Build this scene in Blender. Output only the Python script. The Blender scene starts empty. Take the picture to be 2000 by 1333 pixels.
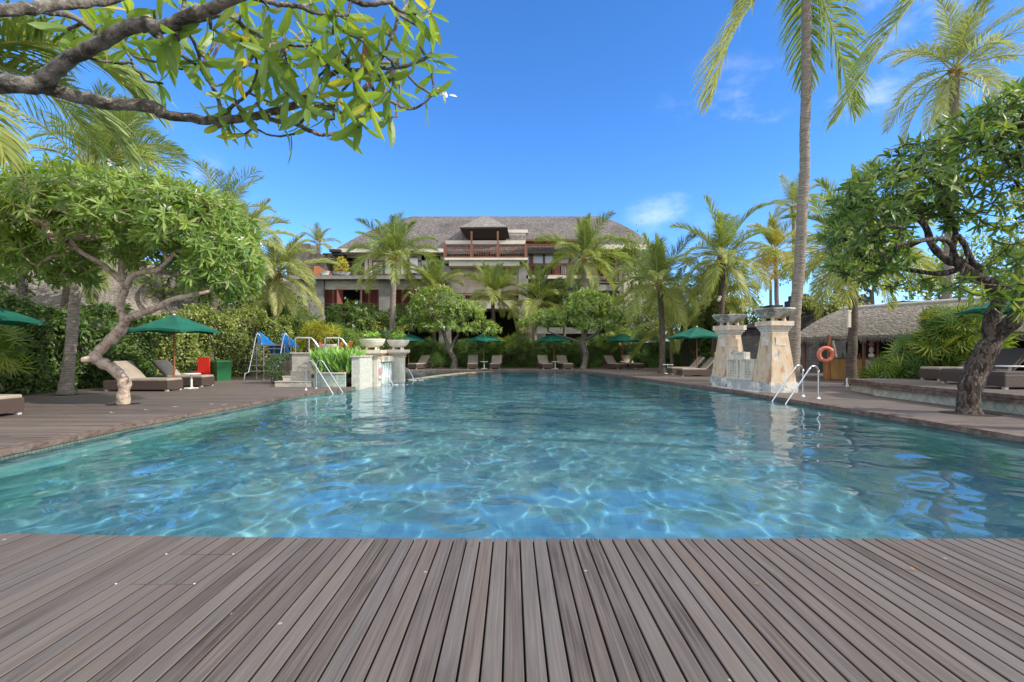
import bpy, math, random
import numpy as np
from math import radians as R, sin, cos, pi, tau
S = bpy.context.scene
C = S.collection
H, YH, F = 1.25, 685.0, 1000.0
# ---------------------------------------------------------------- camera, sky, sun, exposure
cam = bpy.data.objects.new('camera', bpy.data.cameras.new('camera')); C.objects.link(cam); S.camera = cam
cam.data.lens = 18; cam.data.sensor_width = 36; cam.data.shift_y = 0.00925
cam.data.clip_start = 0.05; cam.data.clip_end = 2000
cam.location = (0, 0, H); cam.rotation_euler = (R(90), 0, 0)
S.view_settings.view_transform = 'Standard'; S.view_settings.look = 'None'
S.view_settings.exposure = 0.66; S.view_settings.gamma = 1.0
S.cycles.use_denoising = True; S.cycles.max_bounces = 8; S.cycles.transparent_max_bounces = 8
S.cycles.diffuse_bounces = 3; S.cycles.glossy_bounces = 4; S.cycles.transmission_bounces = 5
S.cycles.sample_clamp_indirect = 6
SUN = np.array([0.78, -0.26, 0.58]); SUN /= np.linalg.norm(SUN)
el = math.asin(SUN[2]); az = math.atan2(SUN[0], SUN[1])
ld = bpy.data.lights.new('sun', 'SUN'); ld.energy = 3.3; ld.angle = R(0.6); ld.color = (1.0, 0.93, 0.82)
ld.cycles.is_caustics_light = True
sun = bpy.data.objects.new('sun', ld); C.objects.link(sun)
sun.rotation_euler = (pi/2-el, 0, pi-az)
sun.location = (60, 0, 45)
Wd = bpy.data.worlds.new('World'); S.world = Wd; Wd.use_nodes = True
nt = Wd.node_tree; nd = nt.nodes; lk = nt.links
bg = nd['Background']; bg.inputs[1].default_value = 0.138
sk = nd.new('ShaderNodeTexSky'); sk.sky_type = 'NISHITA'; sk.sun_disc = False
sk.sun_elevation = el; sk.sun_rotation = az; sk.air_density = 1.0; sk.dust_density = 0.0; sk.ozone_density = 4.0; sk.altitude = 2500
tc = nd.new('ShaderNodeTexCoord')
def wn(t, **k):
    n = nd.new(t)
    for a, b in k.items(): setattr(n, a, b)
    return n
hs = wn('ShaderNodeHueSaturation'); hs.inputs['Saturation'].default_value = 1.2; hs.inputs['Value'].default_value = 1.34
lk.new(sk.outputs[0], hs.inputs['Color'])
tint = wn('ShaderNodeMix', data_type='RGBA', blend_type='MULTIPLY'); tint.inputs[0].default_value = 1
lk.new(hs.outputs[0], tint.inputs[6]); tint.inputs[7].default_value = (1.05, 1.03, 1.12, 1)
mp = wn('ShaderNodeMapping'); mp.inputs['Scale'].default_value = (1.0, 1.0, 2.2); lk.new(tc.outputs['Generated'], mp.inputs[0])
cn = wn('ShaderNodeTexNoise'); cn.inputs['Scale'].default_value = 4.2; cn.inputs['Detail'].default_value = 8; cn.inputs['Roughness'].default_value = 0.6
lk.new(mp.outputs[0], cn.inputs['Vector'])
def cloud_blob(d, lo, hi):
    d = np.array(d, float); d /= np.linalg.norm(d)
    dp = wn('ShaderNodeVectorMath', operation='DOT_PRODUCT'); dp.inputs[1].default_value = tuple(d); lk.new(tc.outputs['Generated'], dp.inputs[0])
    mr = wn('ShaderNodeMapRange', interpolation_type='SMOOTHSTEP'); mr.inputs[1].default_value = lo; mr.inputs[2].default_value = hi
    lk.new(dp.outputs['Value'], mr.inputs[0]); return mr.outputs[0]
def wadd(a, b, op='MAXIMUM'):
    m = wn('ShaderNodeMath', operation=op); lk.new(a, m.inputs[0])
    if hasattr(b, 'links'): lk.new(b, m.inputs[1])
    else: m.inputs[1].default_value = b
    return m.outputs[0]
def pd(px, py): return (px-1000, 1000, YH-py)
blobs = cloud_blob(pd(1420, 265), .990, .9995)
for (px, py, lo) in ((345, 335, .997), (1690, 60, .990), (1300, 430, .9965), (1800, 130, .985)):
    blobs = wadd(blobs, cloud_blob(pd(px, py), lo, 1.0))
cr = wn('ShaderNodeMapRange', interpolation_type='SMOOTHSTEP'); cr.inputs[1].default_value = 0.47; cr.inputs[2].default_value = 0.72; lk.new(cn.outputs[0], cr.inputs[0])
front = wadd(wadd(blobs, cr.outputs[0], 'MULTIPLY'), 0.34, 'MULTIPLY')
back = cloud_blob((0.1, -1, 0.75), -0.25, 0.3)       # unseen bright cloud added behind and overhead for neutral fill light
cr2 = wn('ShaderNodeMapRange', interpolation_type='SMOOTHSTEP'); cr2.inputs[1].default_value = 0.32; cr2.inputs[2].default_value = 0.5; lk.new(cn.outputs[0], cr2.inputs[0])
allc = wadd(front, wadd(back, cr2.outputs[0], 'MULTIPLY'))
mixc = wn('ShaderNodeMix', data_type='RGBA'); lk.new(allc, mixc.inputs[0]); lk.new(tint.outputs[2], mixc.inputs[6]); mixc.inputs[7].default_value = (8.2, 8.3, 8.4, 1)
lk.new(mixc.outputs[2], bg.inputs[0])

# ---------------------------------------------------------------- helpers
def P(px, py, d): return np.array([(px-1000)*d/F, d, H+(YH-py)*d/F])
def G(px, py, z=0.0):
    d = (H-z)*F/(py-YH); return np.array([(px-1000)*d/F, d, z])
def nrm(v):
    v = np.asarray(v, float); return v/np.maximum(np.linalg.norm(v, axis=-1, keepdims=True), 1e-9)
def wloc(o):
    l = np.zeros(3)
    while o is not None: l += np.array(o.location); o = o.parent
    return l
class MB:
    def __init__(s): s.v = []; s.f = []; s.a = []; s.n = 0; s.m = []
    def add(s, v, f, a=0.5, m=0):
        v = np.asarray(v, float).reshape(-1, 3); f = np.asarray(f, int)
        if len(v) == 0: return s
        s.v.append(v); s.f.append(f+s.n); s.a.append(np.broadcast_to(np.asarray(a, float), (len(v),)).copy()); s.m.append(np.full(len(f), m)); s.n += len(v); return s
    def box(s, x0, x1, y0, y1, z0, z1, a=0.5, m=0):
        v = [(x, y, z) for x in (x0, x1) for y in (y0, y1) for z in (z0, z1)]
        return s.add(v, [(0,1,3,2),(4,6,7,5),(0,4,5,1),(2,3,7,6),(0,2,6,4),(1,5,7,3)], a, m)
    def prism(s, base, top, a=0.5, m=0):      # same point count rings
        n = len(base); v = list(base)+list(top); s.add(v, [(i, (i+1) % n, n+(i+1) % n, n+i) for i in range(n)], a, m)
        s.add(base, [tuple(range(n))[::-1]], a, m); s.add(top, [tuple(range(n))], a, m); return s
    def obox(s, c, u, hu, w, hw, z0, z1, a=.5, tap=1.0, m=0):   # oriented box: centre, axis u half hu, axis w half hw
        c = np.array(c, float); u = nrm(u); w = nrm(w)
        def ring(z, k): return [np.array([*(c+u*hu*k*i+w*hw*k*j)[:2], z]) for i, j in ((-1,-1),(1,-1),(1,1),(-1,1))]
        return s.prism(ring(z0, 1), ring(z1, tap), a, m)
    def tube(s, pts, rad, n=8, a=0.5, caps=True, m=0):
        p = np.asarray(pts, float); k = len(p); rad = np.broadcast_to(np.asarray(rad, float), (k,))
        t = np.empty_like(p); t[1:-1] = p[2:]-p[:-2]; t[0] = p[1]-p[0]; t[-1] = p[-1]-p[-2]; t = nrm(t)
        ref = np.array([0, 0, 1.]) if abs(t[0][2]) < .9 else np.array([1., 0, 0])
        u = nrm(np.cross(ref, t[0])); th = np.arange(n)*tau/n; vs = []
        for i in range(k):
            u = nrm(u-t[i]*np.dot(u, t[i])); w = np.cross(t[i], u)
            vs.append(p[i]+rad[i]*(np.cos(th)[:, None]*u+np.sin(th)[:, None]*w))
        i = np.arange(n); j = (i+1) % n
        f = np.concatenate([np.stack([r*n+i, r*n+j, (r+1)*n+j, (r+1)*n+i], 1) for r in range(k-1)])
        s.add(np.concatenate(vs), f, a, m)
        if caps: s.add(vs[0], [tuple(range(n))[::-1]], a, m); s.add(vs[-1], [tuple(range(n))], a, m)
        return s
    def lathe(s, prof, c=(0, 0, 0), n=24, a=.5, sx=1, sy=1, m=0):
        c = np.array(c, float); th = np.arange(n)*tau/n; pr = np.array(prof, float)
        v = np.concatenate([np.stack([r*np.cos(th)*sx, r*np.sin(th)*sy, np.full(n, z)], 1)+c for r, z in pr])
        i = np.arange(n); j = (i+1) % n
        f = np.concatenate([np.stack([r*n+i, r*n+j, (r+1)*n+j, (r+1)*n+i], 1) for r in range(len(pr)-1)])
        return s.add(v, f, a, m)
    def torus(s, c, R_, r, ux, uy, n=32, k=10, sx=1, sy=1, a=.5):
        c = np.array(c, float); ux = nrm(ux); uy = nrm(uy); p = [c+ux*R_*sx*cos(t)+uy*R_*sy*sin(t) for t in np.linspace(0, tau, n+1)]
        return s.tube(p, r, k, a, caps=False)
    def build(s, name, mat, parent=None, smooth=False, kind=None):
        me = bpy.data.meshes.new(name)
        if s.n:
            v = np.concatenate(s.v); att = np.concatenate(s.a)
            if parent is not None: v = v-wloc(parent)
            lt = np.concatenate([np.full(len(f), f.shape[1]) for f in s.f]); lv = np.concatenate([f.reshape(-1) for f in s.f])
            me.vertices.add(len(v)); me.vertices.foreach_set('co', v.reshape(-1).astype(np.float32))
            me.loops.add(len(lv)); me.loops.foreach_set('vertex_index', lv.astype(np.int32))
            me.polygons.add(len(lt)); me.polygons.foreach_set('loop_start', np.concatenate([[0], np.cumsum(lt)[:-1]]).astype(np.int32))
            mi = np.concatenate(s.m)
            me.polygons.foreach_set('material_index', mi.astype(np.int32))
            me.update(calc_edges=True)
            A = me.attributes.new('rnd', 'FLOAT', 'POINT'); A.data.foreach_set('value', att.astype(np.float32))
            me.polygons.foreach_set('use_smooth', np.full(len(lt), smooth))
            me.update()
        for mm in (mat if isinstance(mat, (list, tuple)) else [mat]): me.materials.append(mm)
        o = bpy.data.objects.new(name, me); C.objects.link(o)
        if parent is not None: o.parent = parent
        if kind: o['kind'] = kind
        return o
def tag(o, label, cat, group=None):
    o['label'] = label; o['category'] = cat
    if group: o['group'] = group
    return o
def thing(name, label, cat, loc=(0, 0, 0), rz=0, group=None):
    o = bpy.data.objects.new(name, None); C.objects.link(o); o.location = tuple(loc); o.rotation_euler = (0, 0, rz)
    o.empty_display_size = .2
    return tag(o, label, cat, group)
def dup(root, loc, rz, label, group=None, parent=None):
    r = root.copy(); C.objects.link(r); r.parent = parent
    if parent is None:
        r.location = tuple(loc); r.rotation_euler = (0, 0, rz); r['label'] = label
        if group: r['group'] = group
    for ch in list(root.children): dup(ch, None, None, None, None, r)
    return r
# ---------------------------------------------------------------- materials
def mat(name, col, rough=0.7, spec=0.4, metal=0, noise=None, bump=0, bscale=20, rnd=None, trans=0, coords='Object', scl=(1,1,1), detail=6):
    """noise: list of (scale, (r,g,b), lo, hi, (sx,sy,sz)); rnd: [(pos,color),...] ramp over per-piece attribute"""
    m = bpy.data.materials.new(name); m.use_nodes = True; t = m.node_tree; N = t.nodes; L = t.links
    b = N['Principled BSDF']; b.inputs['Roughness'].default_value = rough; b.inputs['Metallic'].default_value = metal
    b.inputs['Specular IOR Level'].default_value = spec; b.inputs['Base Color'].default_value = (*col, 1)
    cur = None; tcd = N.new('ShaderNodeTexCoord')
    if rnd:
        at = N.new('ShaderNodeAttribute'); at.attribute_name = 'rnd'; rp = N.new('ShaderNodeValToRGB'); L.new(at.outputs['Fac'], rp.inputs[0])
        e = rp.color_ramp.elements
        while len(e) < len(rnd): e.new(0.5)
        for k, (p, c) in enumerate(rnd): e[k].position = p; e[k].color = (*c, 1)
        cur = rp.outputs[0]
    for (sc, c2, lo, hi, sv) in (noise or []):
        mpn = N.new('ShaderNodeMapping'); mpn.inputs['Scale'].default_value = sv; L.new(tcd.outputs[coords], mpn.inputs[0])
        n = N.new('ShaderNodeTexNoise'); n.inputs['Scale'].default_value = sc; n.inputs['Detail'].default_value = detail; L.new(mpn.outputs[0], n.inputs['Vector'])
        mr = N.new('ShaderNodeMapRange'); mr.inputs[1].default_value = lo; mr.inputs[2].default_value = hi; L.new(n.outputs[0], mr.inputs[0])
        mx = N.new('ShaderNodeMix'); mx.data_type = 'RGBA'; L.new(mr.outputs[0], mx.inputs[0])
        if cur is not None: L.new(cur, mx.inputs[6])
        else: mx.inputs[6].default_value = (*col, 1)
        mx.inputs[7].default_value = (*c2, 1); cur = mx.outputs[2]
    if cur is not None: L.new(cur, b.inputs['Base Color'])
    if bump:
        mpn = N.new('ShaderNodeMapping'); mpn.inputs['Scale'].default_value = scl; L.new(tcd.outputs[coords], mpn.inputs[0])
        n = N.new('ShaderNodeTexNoise'); n.inputs['Scale'].default_value = bscale; n.inputs['Detail'].default_value = 5; L.new(mpn.outputs[0], n.inputs['Vector'])
        bp = N.new('ShaderNodeBump'); bp.inputs['Strength'].default_value = bump; bp.inputs['Distance'].default_value = 0.02; L.new(n.outputs[0], bp.inputs['Height']); L.new(bp.outputs[0], b.inputs['Normal'])
    if trans:
        tr = N.new('ShaderNodeBsdfTranslucent'); mxs = N.new('ShaderNodeMixShader'); mxs.inputs[0].default_value = trans
        if cur is not None:
            g = N.new('ShaderNodeMix'); g.data_type = 'RGBA'; g.blend_type = 'MULTIPLY'; g.inputs[0].default_value = 1; L.new(cur, g.inputs[6]); g.inputs[7].default_value = (2.0, 1.9, 0.9, 1); L.new(g.outputs[2], tr.inputs[0])
        else: tr.inputs[0].default_value = (*[min(1, x*1.8) for x in col], 1)
        L.new(b.outputs[0], mxs.inputs[1]); L.new(tr.outputs[0], mxs.inputs[2]); L.new(mxs.outputs[0], N['Material Output'].inputs[0])
    return m
def leafmat(name, a, b, c, pos=(0, .55, 1), rough=.42, trans=.35):
    return mat(name, b, rough, .45, rnd=[(pos[0], a), (pos[1], b), (pos[2], c)], trans=trans)
M = {}
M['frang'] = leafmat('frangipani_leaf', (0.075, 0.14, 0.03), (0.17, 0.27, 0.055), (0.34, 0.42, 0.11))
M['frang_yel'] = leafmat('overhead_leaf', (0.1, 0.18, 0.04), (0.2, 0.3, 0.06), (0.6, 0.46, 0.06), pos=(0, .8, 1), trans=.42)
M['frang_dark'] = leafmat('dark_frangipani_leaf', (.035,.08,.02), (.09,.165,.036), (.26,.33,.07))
M['palm'] = leafmat('palm_leaf', (0.09, 0.15, 0.045), (0.2, 0.26, 0.07), (0.46, 0.44, 0.14))
M['palm_gold'] = leafmat('golden_palm_leaf', (.13,.17,.035), (.27,.28,.07), (.5,.38,.09))
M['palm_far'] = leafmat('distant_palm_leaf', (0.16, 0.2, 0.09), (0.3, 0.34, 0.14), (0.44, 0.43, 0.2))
M['hedge'] = leafmat('hedge_leaf', (0.03, 0.07, 0.016), (0.085, 0.15, 0.03), (0.22, 0.28, 0.05))
M['hedge_lit'] = leafmat('sunlit_creeper_leaf', (.05,.10,.018), (.16,.22,.045), (.42,.43,.13))  # brighter leaf tones put the sunlight into this stretch of hedge
M['rhapis'] = leafmat('rhapis_leaf', (0.05, 0.11, 0.022), (0.11, 0.2, 0.035), (0.36, 0.38, 0.06))
M['croton'] = leafmat('croton_leaf', (.16,.2,.02), (.4,.38,.03), (.55,.42,.06))
M['canna'] = leafmat('canna_leaf', (0.09, 0.2, 0.045), (0.2, 0.38, 0.08), (0.34, 0.5, 0.14))
M['yucca'] = leafmat('yucca_leaf', (.03,.09,.02), (.07,.16,.03), (.13,.24,.05))
M['tree_bg'] = leafmat('broadleaf_leaf', (0.06, 0.1, 0.025), (0.14, 0.2, 0.045), (0.28, 0.32, 0.08))
M['vine'] = leafmat('hanging_vine_leaf', (.03,.07,.03), (.06,.12,.045), (.1,.17,.06))
M['petal'] = mat('petal', (.8,.78,.68), .6, trans=.2)
M['orange'] = mat('orange_petal', (.75,.16,.03), .6, trans=.3)
M['bark_pink'] = mat('pink_bark', (.47,.37,.3), .9, noise=[(9,(.24,.15,.11),.45,.65,(1,1,1)),(30,(.58,.48,.4),.55,.75,(1,1,.6))], bump=1.0, bscale=26)
M['bark_grey'] = mat('grey_bark', (.2,.18,.155), .9, noise=[(14,(.055,.045,.036),.42,.62,(1,1,1)),(40,(.34,.31,.27),.58,.75,(1,1,1))], bump=1.0, bscale=40)
M['bark_dark'] = mat('shaded_furrowed_bark', (.10,.075,.06), .95, noise=[(7,(.025,.018,.014),.42,.58,(2.5,2.5,.6)),(24,(.24,.19,.155),.55,.72,(1,1,.5))], bump=1.6, bscale=12, scl=(2.2,2.2,.7))  # shade of the backlit trunk put into the dark bark colour
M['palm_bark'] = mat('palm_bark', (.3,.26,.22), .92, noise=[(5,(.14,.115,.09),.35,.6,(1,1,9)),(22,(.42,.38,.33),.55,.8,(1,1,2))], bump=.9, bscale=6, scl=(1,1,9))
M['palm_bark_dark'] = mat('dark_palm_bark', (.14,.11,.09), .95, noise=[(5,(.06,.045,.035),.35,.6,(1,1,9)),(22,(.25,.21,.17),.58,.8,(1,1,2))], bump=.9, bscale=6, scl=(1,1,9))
M['rachis'] = mat('frond_stem', (.36,.36,.11), .6)
M['husk'] = mat('husk', (.3,.16,.06), .9, bump=.6)
M['stem'] = mat('stem', (.11,.08,.05), .9)
M['core'] = mat('hedge_dark_core', (.022,.026,.012), .95, bump=1, bscale=14)  # near-black, shade inside the hedge put into the colour
M['wicker'] = mat('wicker', (.055,.036,.03), .6, noise=[(60,(.1,.068,.055),.45,.6,(1,1,1))], bump=.8, bscale=90)
M['cushion'] = mat('taupe_cushion', (.36,.30,.245), .9, noise=[(3,(.3,.25,.2),.4,.6,(1,1,1))], bump=.15, bscale=8)
M['cushion_dark'] = mat('dark_cushion', (.075,.062,.06), .9, bump=.15, bscale=8)
M['foot'] = mat('grey_foot', (.55,.53,.5), .5)
M['canvas'] = mat('green_canvas', (.006,.125,.085), .85, noise=[(2,(.004,.095,.065),.4,.65,(1,1,1)),(7,(.012,.15,.10),.55,.75,(1,1,1))], bump=.25, bscale=10, trans=.12)
M['pole'] = mat('varnished_pole', (.33,.12,.045), .45, noise=[(6,(.2,.07,.03),.4,.6,(1,1,.2))])
M['white'] = mat('white_plastic', (.78,.78,.77), .4)
M['steel'] = mat('polished_steel', (.72,.73,.75), .16, metal=1)
M['steel_dull'] = mat('dull_steel', (.34,.33,.34), .4, metal=.7)
M['blue'] = mat('blue_plastic', (.015,.23,.68), .35)
M['bin_green'] = mat('green_plastic', (.015,.12,.04), .4)
M['red'] = mat('red_plastic', (.6,.03,.02), .5)
M['concrete'] = mat('grey_concrete', (.27,.255,.235), .9, noise=[(2,(.2,.19,.175),.4,.6,(1,1,1)),(12,(.34,.325,.3),.55,.75,(1,1,2))], bump=.3)
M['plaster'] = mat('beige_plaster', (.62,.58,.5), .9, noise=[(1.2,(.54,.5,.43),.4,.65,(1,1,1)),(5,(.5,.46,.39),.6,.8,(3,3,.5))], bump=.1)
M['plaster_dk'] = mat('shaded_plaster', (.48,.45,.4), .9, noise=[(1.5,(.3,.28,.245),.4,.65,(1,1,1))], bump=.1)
M['dark'] = mat('near_black', (.02,.018,.016), .95)  # near-black, puts the shade of unlit rooms into the colour
M['shutter'] = mat('red_brown_shutter', (.2,.08,.062), .6, noise=[(8,(.19,.055,.04),.4,.6,(1,1,8))])
M['timber'] = mat('brown_timber', (.2,.088,.058), .6, noise=[(4,(.13,.05,.03),.4,.65,(6,6,.4))])
M['timber_org'] = mat('orange_timber', (.42,.16,.075), .6)
M['glass'] = mat('window_glass', (.42,.47,.5), .12, .8)
M['ink'] = mat('black_paint', (.02,.02,.02), .6)
M['rock'] = mat('rough_rock', (.14,.125,.105), .95, noise=[(3,(.07,.062,.05),.4,.6,(1,1,1))], bump=1, bscale=5)
M['bamboo'] = mat('bamboo', (.5,.3,.1), .5, noise=[(3,(.36,.19,.06),.4,.6,(3,3,.3))])
M['iron'] = mat('white_flange', (.7,.7,.7), .35, metal=.6)
def brick_mat(name, c1, c2, mort, scale, bw=.5, bh=.25, ms=.02, rough=.85, bump=.5, stain=None, vec=None, offset=.5, colors_noise=None, axis='XZ'):
    m = bpy.data.materials.new(name); m.use_nodes = True; t = m.node_tree; N = t.nodes; L = t.links; b = N['Principled BSDF']; b.inputs['Roughness'].default_value = rough
    tcd = N.new('ShaderNodeTexCoord'); sp = N.new('ShaderNodeSeparateXYZ'); L.new(tcd.outputs['Object'], sp.inputs[0]); cb = N.new('ShaderNodeCombineXYZ')
    ad = N.new('ShaderNodeMath'); ad.operation = 'ADD'; L.new(sp.outputs[0], ad.inputs[0]); L.new(sp.outputs[1], ad.inputs[1])
    if axis == 'XY': L.new(sp.outputs[0], cb.inputs[0]); L.new(sp.outputs[1], cb.inputs[1])
    else: L.new(ad.outputs[0], cb.inputs[0]); L.new(sp.outputs[2], cb.inputs[1])
    src = cb.outputs[0]
    if vec:
        mpn = N.new('ShaderNodeMapping'); mpn.inputs['Rotation'].default_value = vec; L.new(src, mpn.inputs[0]); src = mpn.outputs[0]
    br = N.new('ShaderNodeTexBrick'); br.offset = offset; L.new(src, br.inputs['Vector']); br.inputs['Color1'].default_value = (*c1, 1); br.inputs['Color2'].default_value = (*c2, 1); br.inputs['Mortar'].default_value = (*mort, 1)
    br.inputs['Scale'].default_value = scale; br.inputs['Brick Width'].default_value = bw; br.inputs['Row Height'].default_value = bh; br.inputs['Mortar Size'].default_value = ms; br.inputs['Mortar Smooth'].default_value = .3
    cur = br.outputs['Color']
    for (sc, c, lo, hi) in (stain or []):
        n = N.new('ShaderNodeTexNoise'); n.inputs['Scale'].default_value = sc; n.inputs['Detail'].default_value = 8; L.new(tcd.outputs['Object'], n.inputs['Vector'])
        mr = N.new('ShaderNodeMapRange'); mr.inputs[1].default_value = lo; mr.inputs[2].default_value = hi; L.new(n.outputs[0], mr.inputs[0])
        mx = N.new('ShaderNodeMix'); mx.data_type = 'RGBA'; L.new(mr.outputs[0], mx.inputs[0]); L.new(cur, mx.inputs[6]); mx.inputs[7].default_value = (*c, 1); cur = mx.outputs[2]
    L.new(cur, b.inputs['Base Color'])
    bp = N.new('ShaderNodeBump'); bp.inputs['Strength'].default_value = bump; bp.inputs['Distance'].default_value = .01; bp.invert = True
    L.new(br.outputs['Fac'], bp.inputs['Height']); L.new(bp.outputs[0], b.inputs['Normal'])
    return m
M['tanstone'] = brick_mat('tan_stone_cladding', (.5,.37,.25), (.45,.36,.28), (.3,.25,.2), 1, 1.1, .28, .012, stain=[(1.1,(.5,.47,.42),.45,.65),(4,(.38,.24,.14),.58,.75)], bump=.3)
M['sukabumi'] = brick_mat('green_stone_tile', (.36,.45,.38), (.28,.38,.33), (.2,.27,.23), 1, .11, .11, .006, stain=[(5,(.5,.56,.47),.5,.7),(14,(.22,.29,.24),.58,.75)], offset=0)
M['palestone'] = brick_mat('pale_rough_stone', (.62,.62,.53), (.5,.53,.45), (.5,.5,.42), 1, .05, .05, .004, stain=[(7,(.72,.68,.6),.5,.7)], offset=0, bump=1)
M['diamond'] = brick_mat('diamond_stone', (.42,.44,.36), (.3,.35,.3), (.22,.23,.19), 1, .16, .16, .006, stain=[(4,(.52,.47,.36),.5,.68),(11,(.22,.25,.22),.56,.72)], vec=(0, 0, pi/4), offset=0, bump=1)
M['waterline'] = brick_mat('waterline_tile', (.16,.2,.16), (.11,.15,.13), (.08,.09,.07), 1, .06, .06, .006, rough=.3, offset=0)
M['blackstone'] = brick_mat('black_volcanic_stone', (.045,.045,.048), (.03,.03,.033), (.012,.012,.013), 1, .4, .1, .012, stain=[(2,(.075,.075,.078),.5,.7)], bump=1)
M['terracotta'] = brick_mat('bar_panel', (.25,.1,.06), (.2,.08,.05), (.1,.05,.03), 1, .1, .6, .01)
def shingle(name, a, b, c, rows):
    m = mat(name, a, .95, .2, noise=[(9, b, .45, .62, (1,1,3.0)), (4, c, .5, .7, (1.2,1.2,4)), (.35, b, .5, .9, (1,1,1))])
    N = m.node_tree.nodes; L = m.node_tree.links; tcd = N.new('ShaderNodeTexCoord'); wv = N.new('ShaderNodeTexNoise')
    mpn = N.new('ShaderNodeMapping'); mpn.inputs['Scale'].default_value = rows; L.new(tcd.outputs['Object'], mpn.inputs[0]); L.new(mpn.outputs[0], wv.inputs['Vector']); wv.inputs['Scale'].default_value = 1.0; wv.inputs['Detail'].default_value = 4
    bp = N.new('ShaderNodeBump'); bp.inputs['Strength'].default_value = 1; bp.inputs['Distance'].default_value = .12; L.new(wv.outputs[0], bp.inputs['Height']); L.new(bp.outputs[0], N['Principled BSDF'].inputs['Normal']); return m
M['shingle'] = shingle('weathered_wood_shingle', (.15,.132,.126), (.05,.043,.04), (.26,.24,.23), (5,5,14))
M['thatch'] = shingle('dry_grass_thatch', (.26,.225,.19), (.17,.14,.115), (.36,.32,.28), (8,8,14))
M['carved'] = mat('limestone', (.66,.61,.52), .85, noise=[(3,(.55,.5,.42),.4,.65,(1,1,1)),(9,(.35,.3,.24),.6,.78,(1,1,1))], bump=.5, bscale=18)
M['limestone'] = mat('sandy_limestone', (.62,.52,.41), .85, noise=[(2.2,(.55,.36,.2),.48,.66,(1,1,1)),(4,(.62,.6,.55),.5,.66,(1,1,1)),(9,(.17,.15,.13),.62,.76,(1,1,1.6))], bump=.5, bscale=14)
M['marble'] = mat('rust_veined_stone', (.52,.41,.28), .75, noise=[(1.5,(.5,.31,.17),.42,.66,(1,1,.7)),(2.6,(.58,.55,.5),.5,.72,(1.2,1.2,.7)),(2.8,(.36,.15,.06),.54,.72,(1.5,1.5,.8)),(7,(.2,.19,.17),.56,.74,(1,1,.5)),(22,(.3,.25,.2),.6,.8,(1,1,1))], bump=.35, bscale=12, detail=9)
M['bowl_stone'] = mat('mossy_bowl_stone', (.6,.58,.52), .9, noise=[(3.5,(.2,.19,.16),.47,.62,(1,1,1)),(12,(.07,.07,.06),.58,.72,(1,1,1.5))], bump=.5, bscale=22)
M['bowl_white'] = mat('cream_bowl', (.72,.66,.54), .6, noise=[(5,(.66,.6,.48),.45,.65,(1,1,1))])
M['plinth'] = mat('blotched_grey_stone', (.34,.36,.36), .85, noise=[(2.4,(.62,.6,.55),.46,.56,(1,1,1)),(5,(.12,.13,.13),.56,.66,(1,1,1))], bump=.3)
M['travertine'] = mat('pale_step_stone', (.5,.46,.4), .8, noise=[(3,(.36,.34,.31),.45,.62,(1,1,1)),(11,(.62,.56,.47),.55,.7,(1,1,1))], bump=.3)
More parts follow.
